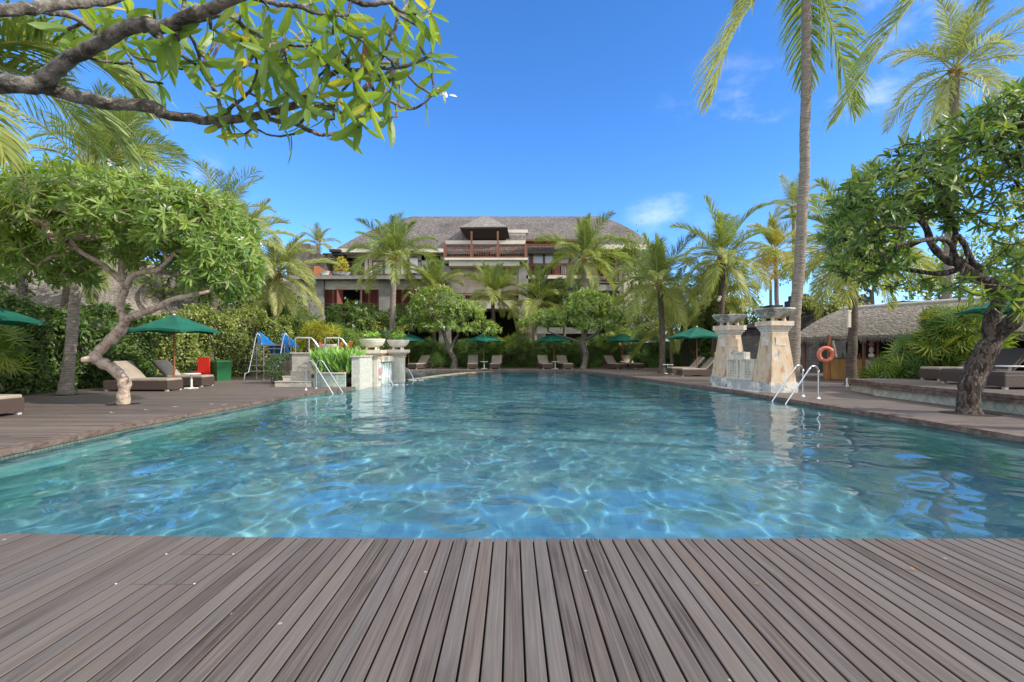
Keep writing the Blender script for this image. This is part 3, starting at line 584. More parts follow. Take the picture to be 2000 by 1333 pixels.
def bush(label, clumps, n_, seed, T, size, mt, name='shrub', cat='shrub', stems=8, up=.3, rb=(0, 1), droop=.2, group=None, low=-.5, shell=.55, rosette=0, stem_m='stem'):
    rg = np.random.RandomState(seed); pts = []
    tot = sum(c[3]*c[5]+c[3]*c[4]*.5 for c in clumps)
    cl = [(*c, max(3, int(n_*(c[3]*c[5]+c[3]*c[4]*.5)/tot))) for c in clumps]; pts = ell_tips(cl, rg, shell, low)
    cc = np.concatenate([np.repeat([P(*c[:3])], c[6], 0) for c in cl]); out = nrm(pts-cc)
    zmin = min(P(*c[:3])[2]-c[5] for c in clumps); c0 = P(*clumps[0][:3]); root = thing(name, label, cat, (c0[0], c0[1], max(0, zmin)), group=group)
    d = nrm(out+rg.normal(0, .55, out.shape)+np.array([0, 0, up])); mb = MB()
    if rosette: rosettes(mb, pts, nrm(out+np.array([0, 0, up])), rg, rosette, size, T, droop=droop, rb=rb)
    else:
        d[:, 2] -= droop; nv = out+rg.normal(0, .35, out.shape)+np.array([0, 0, .5]); scatter(mb, T, pts-d*size*.4, d, nv, size*rg.uniform(.6, 1.2, len(pts)), rg.uniform(rb[0], rb[1], len(pts)))
    mb.build('foliage', M[mt], root)
    st = MB()
    for c in clumps:
        cp_ = P(*c[:3])
        for i in range(stems):
            q = cp_+rg.normal(0, .45, 3)*np.array(c[3:6]); b0 = np.array([cp_[0]+rg.normal(0, .2)*c[3], cp_[1]+rg.normal(0, .2)*c[4], max(-.05, zmin-.05)]); st.tube([b0, (b0+q)/2+rg.normal(0, .05, 3), q], [.025, .018, .01], 5)
    st.build('stem', M[stem_m], root, smooth=True)
    return root
def hedge(label, line, z0, hts, thick, n_, seed, T, size, mt, name='hedge', rosette=0, rb=(0, 1), droop=.25, cat='hedge', rough=.18):
    """line: list of (x,y) front base; thickness goes to the side away from the pool"""
    rg = np.random.RandomState(seed); line = np.array(line, float); seg = np.linalg.norm(np.diff(line, axis=0), axis=1); cs = np.concatenate([[0], np.cumsum(seg)]); Lt = cs[-1]
    hx = np.linspace(0, Lt, len(hts))
    def at(s_): return np.stack([np.interp(s_, cs, line[:, 0]), np.interp(s_, cs, line[:, 1])], -1)
    s_ = rg.uniform(0, Lt, n_); c_ = at(s_); e_ = at(np.minimum(s_+.1, Lt))-at(np.maximum(s_-.1, 0)); tn = nrm(e_); out = np.stack([tn[:, 1], -tn[:, 0]], 1)
    mid = np.array([0.4, 16]); flip = np.sum(out*(mid-c_), 1) < 0; out[flip] *= -1
    h = np.interp(s_, hx, hts)+.2*np.sin(s_*1.9+seed)+.12*np.sin(s_*5.1)+.07*np.sin(s_*11+seed); face = rg.uniform(0, 1, n_) < .74; u = rg.uniform(0, 1, n_)
    depth = np.where(face, rg.exponential(.09, n_), rg.uniform(0, thick, n_)); zz = np.where(face, u*h, h-rg.exponential(.07, n_))
    bulge = rough*np.sin(s_*1.7+zz*2.1+seed)+rough*.6*np.sin(s_*4.3-zz*3.7); depth = depth-bulge*face
    rnd_corner = np.clip((zz-(h-.45))/.45, 0, 1)**2*.35; depth = depth+rnd_corner*face
    pos = np.column_stack([c_-out*depth[:, None], z0+zz]); o3 = np.column_stack([out, np.where(face, .1, 1.2)]); o3 = nrm(o3)
    root = thing(name, label, cat, (line[0][0], line[0][1], z0)); mb = MB()
    if rosette: rosettes(mb, pos, nrm(o3+np.array([0, 0, .5])+rg.normal(0, .3, o3.shape)), rg, rosette, size, T, droop=droop, rb=rb)
    else:
        d = nrm(rg.normal(0, .7, o3.shape)+o3*.35+np.array([0, 0, -droop])); scatter(mb, T, pos, d, o3+rg.normal(0, .45, o3.shape), size*rg.uniform(.55, 1.2, n_), rg.uniform(rb[0], rb[1], n_))
    mb.build('foliage', M[mt], root)
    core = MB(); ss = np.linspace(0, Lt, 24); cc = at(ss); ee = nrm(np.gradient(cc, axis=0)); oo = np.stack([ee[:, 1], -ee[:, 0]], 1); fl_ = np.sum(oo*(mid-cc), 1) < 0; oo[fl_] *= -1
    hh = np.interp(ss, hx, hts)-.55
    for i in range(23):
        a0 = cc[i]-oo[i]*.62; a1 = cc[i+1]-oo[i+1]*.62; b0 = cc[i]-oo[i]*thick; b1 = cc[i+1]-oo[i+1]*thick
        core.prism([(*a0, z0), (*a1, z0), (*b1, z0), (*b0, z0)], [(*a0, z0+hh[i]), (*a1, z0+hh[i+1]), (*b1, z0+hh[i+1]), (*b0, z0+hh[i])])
    core.build('dark_core', M['core'], root)  # inset box filling the hedge, dark in place of inner shade
    return root
# ================================================================ buildings
def bpx(mb, x0, x1, y0, y1, d, th, a=.5):     # a box whose front face (at depth d) spans these picture rows and columns
    A = P(x0, y1, d); B = P(x1, y0, d); return mb.box(A[0], B[0], d, d+th, A[2], B[2], a)
hotel = thing('hotel_building', 'three storey hotel with weathered shingle roof, beige balconies and stone walls beyond the pool hedge', 'building', (0, 43, 0))
def part(nm, m, rects, parent=hotel):
    for r_ in rects: mb = MB(); bpx(mb, *r_); o = mb.build(nm, M[m], parent)
    return o
# main hip roof with slightly bellied slopes
def hip_roof(name, m, ridge, eave, th, parent, rows=10, belly=.25, sub=18):
    """ridge: (P0,P1); eave: 4 corners front-left, front-right, back-right, back-left"""
    mb = MB(); r0, r1 = [np.array(q, float) for q in ridge]; e = [np.array(q, float) for q in eave]
    def slope(a0, a1, b0, b1):
        v = []
        for i in range(rows+1):
            u = i/rows
            for j in range(sub+1):
                w_ = j/sub; top = a0+(a1-a0)*w_; bot = b0+(b1-b0)*w_; q = top+(bot-top)*u; q = q+np.array([0, 0, belly*sin(pi*u)]); v.append(q)
        f = [(i*(sub+1)+j, (i+1)*(sub+1)+j, (i+1)*(sub+1)+j+1, i*(sub+1)+j+1) for i in range(rows) for j in range(sub)]
        mb.add(v, f)
    slope(r0, r1, e[0], e[1]); slope(r1, r1, e[1], e[2]); slope(r1, r0, e[2], e[3]); slope(r0, r0, e[3], e[0])
    dz = np.array([0, 0, -th])
    for i in range(4):
        a, b = e[i], e[(i+1) % 4]; mb.add([a, b, b+dz, a+dz], [(0, 3, 2, 1)])
    mb.add([q+dz for q in e], [(3, 2, 1, 0)])
    return mb.build(name, M[m], parent)
hip_roof('roof', 'shingle', (P(806, 423, 51), P(1172, 423, 51)), (P(648, 491, 43.2), P(1286, 487, 43.2), P(1230, 510, 60), P(700, 510, 60)), .3, hotel, belly=.4)
part('roof_fascia', 'plaster', [(655,870,486,493,43.05,.25),(1128,1275,478,487,43.0,.3)])
part('roof_soffit', 'timber', [(1027,1132,467,471,42.2,1.2)])
# unlit rooms painted as a near-black back wall; floor slabs
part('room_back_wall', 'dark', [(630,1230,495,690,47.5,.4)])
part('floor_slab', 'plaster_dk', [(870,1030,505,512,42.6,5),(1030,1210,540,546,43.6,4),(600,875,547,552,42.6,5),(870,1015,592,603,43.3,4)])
# centre balcony
part('parapet', 'plaster', [(870,1031,470,477,43.6,.5),(880,925,477,505,45.5,.2),(987,1024,477,505,45.5,.2),(990,1031,449,455,45.4,.6),(991,1027,455,477,45.5,.3),(925,987,470,505,47,.2)])
part('balcony_slab', 'plaster', [(866,1031,503.6,508,42.0,2.2),(877,1015,508,519.5,42.25,1.8)])
part('stone_wall_panel', 'tanstone', [(880,1013,519.7,577,43.4,.4)])
part('concrete_column', 'concrete', [(1013,1032,510,700,42.9,1.4),(857,880,519.6,700,43.1,1),(600,632,545.5,700,41.2,2),(740,768,545.5,700,41.2,2),(1165,1170,546,700,43,1),(1090,1166,546,600,43.1,.7),(1209,1216,480,700,43.5,1)])
part('lower_wall', 'plaster', [(868,1014,587,603,42.4,.5),(1030,1066,600,700,44.5,.5),(1048,1165,640,652,43.2,.4),(1196,1209,560,700,44,1),(1218,1300,478,700,45,2)])
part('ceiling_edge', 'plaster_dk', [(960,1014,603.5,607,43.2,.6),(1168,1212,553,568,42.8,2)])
def railing(x0, x1, yt, yb, d, nb, m='timber', posts=()):
    mb = MB(); z0 = P(x0, yb, d)[2]; z1 = P(x0, yt, d)[2]; a, b = P(x0, yb, d)[0], P(x1, yb, d)[0]
    mb.box(a, b, d, d+.09, z1-.07, z1); mb.box(a, b, d+.02, d+.07, z0+.05, z0+.1)
    for i in range(nb+1):
        x_ = a+(b-a)*i/nb; mb.box(x_-.022, x_+.022, d+.022, d+.066, z0+.09, z1-.068)
    for px_ in posts: x_ = P(px_, 0, d)[0]; mb.box(x_-.12, x_+.12, d-.04, d+.16, z0, z1+.06)
    return mb.build('railing', M[m], hotel)
railing(868, 1029, 478, 503.6, 42.1, 34, posts=(869,921,972.5,1027))
railing(880, 1013, 573, 586.5, 42.6, 28, 'timber')
railing(1030, 1166, 518, 538, 43.15, 30, posts=(1031,1110,1118,1164))
railing(1172, 1209, 533, 552, 43.1, 9, posts=(1186,1202))
part('balcony_slab', 'plaster', [(1028,1168,538,544.5,42.9,2),(1168,1214,552,556,42.8,2)])
railing(596, 611, 521, 537, 41.6, 7, 'timber')
# gazebo roof over the balcony
gz = MB(); ap = P(947, 420, 44.0); ec = [P(898, 444, 42.6), P(991, 443, 42.6), P(987, 447, 46.4), P(903, 447, 46.4)]
for i in range(4): gz.add([ap, ec[i], ec[(i+1) % 4]], [(0, 1, 2)])
gzo = gz.build('pavilion_roof', shingle('sunlit_shingle', (.21,.195,.185), (.16,.15,.145), (.36,.345,.335), (5,5,14)), hotel)  # lighter copy of the shingle, sunlight put into its colour
gs = MB(); lo = [P(911, 467, 43.6), P(996, 467, 43.6), P(984, 466, 46.2), P(915, 466, 46.2)]
dz = np.array([0, 0, -.12]); e2 = [q+dz for q in ec]
for i in range(4): gs.add([ec[i], ec[(i+1) % 4], e2[(i+1) % 4], e2[i]], [(0, 1, 2, 3)])
c2 = [P(903, 452, 42.9), P(988, 452, 42.9), P(983, 452, 46.2), P(907, 452, 46.2)]
gs.prism(lo, e2)
gs.build('eave_shade_block', mat('eave_shade_brown', (.045,.03,.024), .8), gzo)  # dark solid under the roof, underside shade put into its colour
part('pavilion_post', 'timber', [(919,922.5,452,503.5,42.35,.16),(970.5,974,452,503.5,42.35,.16)])
ch = MB(); bpx(ch, 935, 959, 492.2, 493, 43, .5)
for x_ in (935, 950): 
    bpx(ch, x_, x_+9, 491, 492, 43, .5); bpx(ch, x_, x_+9, 486, 491, 43.4, .05); bpx(ch, x_+.3, x_+1.2, 492, 503, 43, .05); bpx(ch, x_+8, x_+8.9, 492, 503, 43, .05)
tag(ch.build('bench', M['timber']), 'brown wooden bench seen through the railing of the top centre balcony', 'bench')
# timber clad wing right of the centre
part('timber_wall', 'timber', [(1027,1135,471,491,43.7,.3)])
def window(x0, x1, y0, y1, d, cols=1, fm='timber', pane='glass', bar=.12):
    A = P(x0, y1, d); B = P(x1, y0, d); fr = MB(); x_0, x_1, z0, z1 = A[0], B[0], A[2], B[2]
    fr.box(x_0, x_1, d-.06, d+.08, z1-bar, z1); fr.box(x_0, x_1, d-.06, d+.08, z0, z0+bar)
    for i in range(cols+1):
        xc = x_0+(x_1-x_0)*i/cols; fr.box(max(x_0, xc-bar/2), min(x_1, xc+bar/2), d-.058, d+.078, z0+bar, z1-bar)
    w_ = fr.build('window', M[fm], hotel); MB().box(x_0+.02, x_1-.02, d+.02, d+.05, z0+.02, z1-.02).build('pane', M[pane], w_); return w_
for a_, b_ in ((1028,1035),(1040,1062),(1063,1082),(1093,1112),(1115,1133),(1138,1160)): window(a_, b_, 492, 518, 43.9, 1, bar=.14)
part('timber_mullion', 'timber', [(1035.2,1040,491,538,43.85,.2),(1082.2,1093,491,538,43.85,.2),(1112.2,1115,491,538,43.85,.2),(1133.2,1138,491,538,43.85,.2),(1118,1121,493,520,43.0,.12)])
window(1096, 1112, 518.5, 537, 44.1, 2, 'white', 'glass', .06); window(1140, 1160, 518.5, 537, 44.1, 2, 'white', 'glass', .06)
part('corner_post', 'timber', [(1201,1206,488,552,43.0,.25),(1185,1188,488,552,44,.2)])
part('shade_panel', 'dark', [(1170,1200,490,552,45.2,.2),(1169,1195,568,600,45.2,.2)])  # near-black panels paint the shade in the recessed openings
part('rain_pipe', 'foot', [(1160,1161.4,545,600,42.95,.1)])
# left wing
part('terrace_slab', 'concrete', [(556,868,538.5,545.3,40.6,4.4)])
part('wall_band', 'plaster', [(632.2,739.8,545.5,560,41.5,.3),(768.2,868,545.5,560,41.5,.3)])
part('stone_lintel', 'tanstone', [(632.2,739.8,560.2,566,41.45,.35),(768.2,858,560.2,566,41.45,.35)])
part('stone_wall_panel', 'tanstone', [(470,599.8,560,660,41.6,.5),(1030.3,1048,600,690,43.3,.3)])
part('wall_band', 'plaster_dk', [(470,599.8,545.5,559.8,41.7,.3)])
def shutters(x0, x1, y0, y1, opening=None):
    d = 41.55
    for (a_, b_) in ([(x0, opening[0]), (opening[1], x1)] if opening else [(x0, x1)]):
        k = max(1, round((b_-a_)/18)); w_ = (b_-a_)/k
        for i in range(k):
            fr = MB(); xa, xb = a_+i*w_, a_+(i+1)*w_
            for (q0, q1, r0, r1) in ((xa+.2, xa+2, y0, y1), (xb-2, xb-.2, y0, y1), (xa+2, xb-2, y0, y0+1.3), (xa+2, xb-2, y0+27, y0+29)): bpx(fr, q0, q1, r0, r1, d, .09)
            for r_ in np.arange(y0+1.8, y0+26.6, 1.15):
                A = P(xa+2, r_+.9, d); B = P(xb-2, r_, d); fr.add([(A[0], d+.02, A[2]), (B[0], d+.02, A[2]), (B[0], d+.07, B[2]), (A[0], d+.07, B[2])], [(0, 1, 2, 3)])
            o = fr.build('shutter', M['shutter'], hotel)
            bpx(MB(), 0, 1, 0, 1, 1, 1); g_ = MB(); bpx(g_, xa+2, xb-2, y0+29, y1, d+.03, .03); bpx(g_, xa+2, xb-2, y0+1.3, y0+27, d+.085, .02); g_.build('pane', M['dark'], o)
shutters(632.5, 739.5, 566.2, 625, (669, 703)); shutters(768.5, 857, 566.2, 625)
for (px_, sx_) in ((669, -1), (703, 1)):
    sw = MB(); A = P(px_, 595, 41.5); B = P(px_, 566.5, 41.5); sw.prism([(A[0], 41.5, A[2]), (A[0]+.45*sx_*.6, 40.95, A[2]), (A[0]+.45*sx_*.6+.05, 40.97, A[2]), (A[0]+.05, 41.5, A[2])], [(A[0], 41.5, B[2]), (A[0]+.45*sx_*.6, 40.95, B[2]), (A[0]+.45*sx_*.6+.05, 40.97, B[2]), (A[0]+.05, 41.5, B[2])]); sw.build('open_shutter', M['shutter'], hotel)

# upper left rooms set back on the terrace
part('upper_wall', 'plaster', [(676,712,493,503,44.1,.3),(712,718,493,538,44.1,.4),(720,860,493,509,44.2,.3),(720,727,509,538,44.2,.3),(772,781,509,538,44.2,.3),(823,868,500,538,44.2,.3),(840,868,493,500,44.3,.3)])
part('white_column', 'white', [(784,795,500,536,43.9,.2),(800,816,505,533,43.95,.15)])
window(678, 712, 511, 539, 44.25, 2, 'timber', 'ink', .12); window(727, 772, 509, 539, 44.2, 2, 'timber', 'glass', .16); window(781, 823, 509, 539, 44.25, 3, 'ink', 'glass', .1)
window(824, 834, 493, 500, 43.95, 1, 'timber', 'ink', .08)
part('sloping_wall', 'rock', [(640,676,497,539,44.5,.6)])
stp = MB()
for i in range(6): bpx(stp, 643+i*5, 664+i*3.2, 487+i*6.5, 492+i*6.5, 42.6+i*.25, 1)
stp.build('eave_bracket', M['ink'], hotel)
# rock wall, orange fence on the terrace
rk = MB(); A = P(565, 540, 43.5); 
pr = [(560,540),(560,476),(604,476),(612,490),(636,500),(640,540)]; f0 = [P(x_, y_, 43.2) for x_, y_ in pr]; rk.prism(f0[::-1], [q+np.array([0, 1.2, 0]) for q in f0][::-1])
tag(rk.build('rock_wall', M['rock']), 'rough dark rock wall rising at the left end of the hotel roof', 'wall')
fe = MB()
for i in range(17):
    x_ = 613+i*2.1; bpx(fe, x_, x_+1.5, 520+max(0, (i-4))*1.15, 538.3, 41.5+i*.06, .04)
tag(fe.build('board_fence', M['timber_org']), 'short orange timber board fence on the left hotel terrace', 'fence')
def pot_px(px_, yb, d, r_, h, label, m='plinth'):
    c_ = P(px_, yb, d); mb = MB(); mb.lathe([(.001, 0), (r_*.7, 0), (r_*.85, h*.5), (r_, h), (r_*.86, h), (r_*.8, h*.85), (.001, h*.85)], c_, 16)
    return tag(mb.build('plant_pot', M[m], smooth=False), label, 'plant pot')
pot_px(636, 538.5, 41.4, .42, .32, 'low grey bowl pot beside the orange fence on the left hotel terrace')
pot_px(722, 538.5, 41.6, .3, .35, 'small grey pot beneath the glazed doors on the hotel terrace')
pot_px(667, 538.5, 41.5, .75, .25, 'wide grey trough pot under the yellow shrub on the hotel terrace')
bush('round yellow croton shrub in a pot on the left hotel terrace', [(667,522,41.5,.62,.5,.6),(667,512,41.5,.4,.4,.45)], 700, 11, LC, .16, 'croton')
bush('low dark green bush before the dark window on the hotel terrace', [(694,530,42.2,.62,.4,.42),(703,528,42.2,.4,.4,.4)], 500, 12, LC, .13, 'tree_bg')
bush('sparse spindly bonsai in the grey pot on the hotel terrace', [(722,526,41.6,.3,.3,.35),(735,528,41.6,.45,.3,.12)], 110, 13, LC, .11, 'tree_bg')

# neighbouring grey roofed house, far left behind the hedge
nh = thing('neighbour_house', 'house with a broad grey thatched roof behind the left hedge', 'building', (-27, 26, 0))
hip_roof('roof', 'thatch', ((-34, 27, 7.0), (-20.5, 27, 6.6)), ((-38, 21.5, 3.3), (-16.2, 21.5, 3.0), (-16.2, 33, 3.0), (-38, 33, 3.3)), .3, nh, belly=.2)
MB().box(-37, -17, 22.6, 32, 0, 3.1).build('wall', M['plaster_dk'], nh)

# black volcanic stone walls and gate on the right
def bw(mb, x0, x1, y0, y1, d, th=.8): return bpx(mb, x0, x1, y0, y1, d, th)
def blackwall(label, rects, name='black_stone_wall', cat='wall'):
    mb = MB()
    for r_ in rects: bw(mb, *r_)
    return tag(mb.build(name, M['blackstone']), label, cat)
blackwall('tall black volcanic stone wall behind the stone pedestals', [(1436,1560,640,735,27.5,.6),(1436,1562,634,640,27.3,1.0)])
blackwall('stepped black stone gate tower left of the bar roof', [(1555,1600,600,737,28.5,1.2),(1553,1608,596,600,28.3,1.6),(1558,1590,585,596,28.4,1.4),(1562,1580,575,585,28.5,1.2),(1600,1632,605,737,28.7,1),(1512,1555,600,640,28.7,1.0),(1505,1530,596,600,28.6,1.2)], 'stone_gate', 'gate')
mb = MB(); 
for pr, d_ in (([(1636,600),(1640,582),(1636,570),(1646,556),(1652,572),(1660,566),(1668,590),(1672,615),(1636,615)], 30), ([(1672,615),(1676,590),(1690,574),(1696,582),(1706,578),(1702,596),(1712,604),(1708,615)], 30.2)):
    f0 = [P(x_, y_, d_) for x_, y_ in pr]; mb.prism(f0, [q+np.array([0, .5, 0]) for q in f0])
bw(mb, 1632, 1760, 612, 737, 30, .7)
tag(mb.build('carved_gate_crest', M['blackstone']), 'carved black stone crest rising above the bar roof', 'gate crest')
blackwall('dark stone roof block above the bar, beside the frangipani trunk', [(1762,1800,588,600,29.5,1.2),(1755,1830,592,610,29.8,1.5)], 'stone_parapet')

# thatched pool bar
dirb = nrm(np.array([1.1, -2.1])); prp = np.array([-dirb[1], dirb[0]])
if prp[0] < 0: prp = -prp
A2 = np.array([12.8, 23.2])
def bq(t_, p_, z): q = A2+dirb*t_+prp*p_; return np.array([q[0], q[1], z])
bar = thing('pool_bar', 'open poolside bar with low grass thatch roof and bamboo counter', 'bar', (14.5, 21, 0))
hip_roof('roof', 'thatch', (bq(.9, 2.1, 3.15), bq(11, 2.1, 3.15)), (bq(-.1, 0, 1.86), bq(12, 0, 1.86), bq(12, 4.2, 1.86), bq(-.1, 4.2, 1.86)), .13, bar, belly=.12)
rt = MB(); rt.tube([bq(.9, 2.1, 3.17), bq(6, 2.1, 3.18), bq(11, 2.1, 3.17)], .07, 8); rt.build('ridge_cap', M['foot'], bar)
th_ = MB(); trg = np.random.RandomState(4); k = 1500; tt = trg.uniform(-.1, 9, k); pos = np.array([bq(a_, trg.uniform(-.03, .1), 1.78+trg.uniform(-.05, .1)) for a_ in tt])
scatter(th_, LN, pos, np.array([-prp[0], -prp[1], -1.6])+trg.normal(0, .3, (k, 3)), np.array([-prp[0], -prp[1], .5])+trg.normal(0, .3, (k, 3)), trg.uniform(.1, .24, k), .5); th_.build('thatch_fringe', M['thatch'], bar)
c_ = MB(); 
for i in range(64):
    t0 = .75+i*.0395; a_ = bq(t0, .95, 0); c_.tube([a_, a_+np.array([0, 0, .88])], .021, 6)
c_.build('bamboo_counter', M['bamboo'], bar)
c_ = MB(); c_.prism([bq(.7, .9, .88), bq(3.5, .9, .88), bq(3.5, 1.5, .88), bq(.7, 1.5, .88)], [bq(.7, .9, .94), bq(3.5, .9, .94), bq(3.5, 1.5, .94), bq(.7, 1.5, .94)]); c_.build('counter_top', M['timber'], bar)
c_ = MB(); c_.prism([bq(0, 4.0, 0), bq(12, 4.0, 0), bq(12, 4.15, 0), bq(0, 4.15, 0)], [bq(0, 4.0, 1.9), bq(12, 4.0, 1.9), bq(12, 4.15, 1.9), bq(0, 4.15, 1.9)]); c_.build('back_wall', M['dark'], bar)
for t_, p_ in ((.15, .5), (4.05, .85), (8, .7)): c_ = MB(); a_ = bq(t_, p_, 0); c_.tube([a_, a_+np.array([0, 0, 1.85])], .07, 8); c_.build('post', M['timber'], bar)
c_ = MB(); 
for t_ in np.arange(.2, 10, .55): c_.tube([bq(t_, .02, 1.76), bq(t_, 1.2, 2.42)], .025, 5)
c_.tube([bq(0, .25, 1.8), bq(10, .25, 1.8)], .035, 6); c_.build('rafter', M['timber'], bar)
for k_, (t_, h_) in enumerate(((1.4, .25), (1.6, .3), (2.1, .2), (2.3, .28))):
    c_ = MB(); a_ = bq(t_, 1.25, .94); c_.lathe([(.001, 0), (.035, 0), (.035, h_*.6), (.012, h_*.8), (.012, h_), (.001, h_)], a_, 8)
    tag(c_.build('bottle', M[('bin_green', 'glass', 'pole', 'glass')[k_]]), ['short green bottle on the thatched bar counter, leftmost', 'tall clear bottle on the thatched bar counter, second from left', 'amber bottle on the thatched bar counter, third from left', 'clear bottle on the thatched bar counter, rightmost'][k_], 'bottle', 'bottles on the bar counter')
# life ring post and ring
pb = G(1619, 743); lp = MB(); lp.tube([pb, pb+np.array([0, 0, 1.9])], .065, 8); tag(lp.build('ring_post', M['pole'], smooth=True), 'round wooden post in front of the bar that carries the life ring', 'post')
rc = P(1613, 693, 21.2); rg_ = MB(); ux = nrm([.86, -.2, 0]); rg_.torus(rc, .255, .085, ux, (0, 0, 1), 36, 12, 1, 1.05)
ring = thing('life_ring', 'round orange life ring hanging on the post before the thatched bar', 'life ring', rc)
rg_.build('ring', M['orange_ring'] if 'orange_ring' in M else mat('faded_orange_foam', (.72,.2,.12), .6), ring, smooth=True)
for a_ in (45, 135, 225, 315):
    b_ = MB(); c0 = rc+ux*.255*cos(R(a_))+np.array([0, 0, 1.])*.268*sin(R(a_)); tn = nrm(-ux*sin(R(a_))+np.array([0, 0, cos(R(a_))])); b_.tube([c0-tn*.03, c0+tn*.03], .09, 12); b_.build('band', M['red'] if a_ < 0 else mat('pale_band', (.75,.33,.25), .6), ring, smooth=True)
# picture board at the bar
bd_ = thing('picture_board', 'tall brown framed board showing a rust and white carved figure by the bar counter', 'picture board', P(1701, 742, 20.8))
d_ = 20.7; f_ = MB(); bpx(f_, 1687, 1690.5, 652, 743, d_, .1); bpx(f_, 1713.5, 1717, 652, 743, d_, .1); bpx(f_, 1690.5, 1713.5, 652, 656, d_, .09); bpx(f_, 1690.5, 1713.5, 699, 703, d_, .09); f_.build('frame', M['timber'], bd_)
f_ = MB(); bpx(f_, 1690.5, 1713.5, 656, 699, d_+.04, .04); f_.build('panel', M['dark'], bd_)
f_ = MB(); bpx(f_, 1690.5, 1713.5, 703, 743, d_+.03, .05); f_.build('lower_panel', M['travertine'], bd_)
f_ = MB(); cx_, cz = P(1702, 0, d_)[0], 0
def ell(px_, py_, rx, ry, m): 
    c0 = P(px_, py_, d_+.03); q = MB(); q.lathe([(.001, .02), (rx*.0207*.7, .014), (rx*.0207, 0)], (0, 0, 0), 18, sy=ry/rx); v = q.v[0].copy(); q.v[0] = np.stack([v[:, 0]+c0[0], c0[1]-v[:, 2], v[:, 1]+c0[2]], 1); return q.build('painted_figure', M[m], bd_)
for a_ in ((1702, 665, 4.2, 5.5, 'pole'), (1702, 673, 6, 4, 'orange_clay'), (1697, 661, 2.5, 2.4, 'orange_clay'), (1707, 661, 2.5, 2.4, 'orange_clay'), (1702, 684, 5, 6.5, 'carved'), (1702, 684, 2, 3, 'timber'), (1702, 694.5, 6.2, 4, 'white'), (1702, 657.8, 5, 1.4, 'white')):
    if a_[4] == 'orange_clay' and 'orange_clay' not in M: M['orange_clay'] = mat('terracotta_paint', (.5,.17,.09), .7)
    ell(*a_)

# raised deck with stone facing on the right
fr_ = [(10.55,15.9),(10.35,14.75),(10.05,14.2),(9.97,12),(9.93,9.8),(9.9,6),(9.9,1)]
RD = .38
rdk = MB(); poly = [(24,15.9)]+fr_+[(24,1)]
rdk.add([(*q, RD) for q in poly], [tuple(range(len(poly)))]); rdk.build('raised_deck', M['boards_x'], kind='structure')
def wallstrip(line, z0, z1, off, th, name, m):
    a = offset(np.array(line, float), off); b = offset(np.array(line, float), off+th); mb = MB()
    for i in range(len(a)-1):
        mb.prism([(*a[i], z0), (*a[i+1], z0), (*b[i+1], z0), (*b[i], z0)], [(*a[i], z1), (*a[i+1], z1), (*b[i+1], z1), (*b[i], z1)])
    return mb.build(name, M[m], kind='structure')
wallstrip(fr_, RD-.075, RD+.004, .02, .1, 'raised_deck_board', 'board_edge'); wallstrip(fr_, RD-.155, RD-.083, .012, .1, 'raised_deck_board', 'board_edge')
wallstrip(fr_, -.02, RD-.156, -.09, .1, 'raised_deck_wall', 'diamond')
MB().box(10.6, 24, 15.75, 15.85, 0, RD-.01).build('raised_deck_wall', M['diamond'], kind='structure')

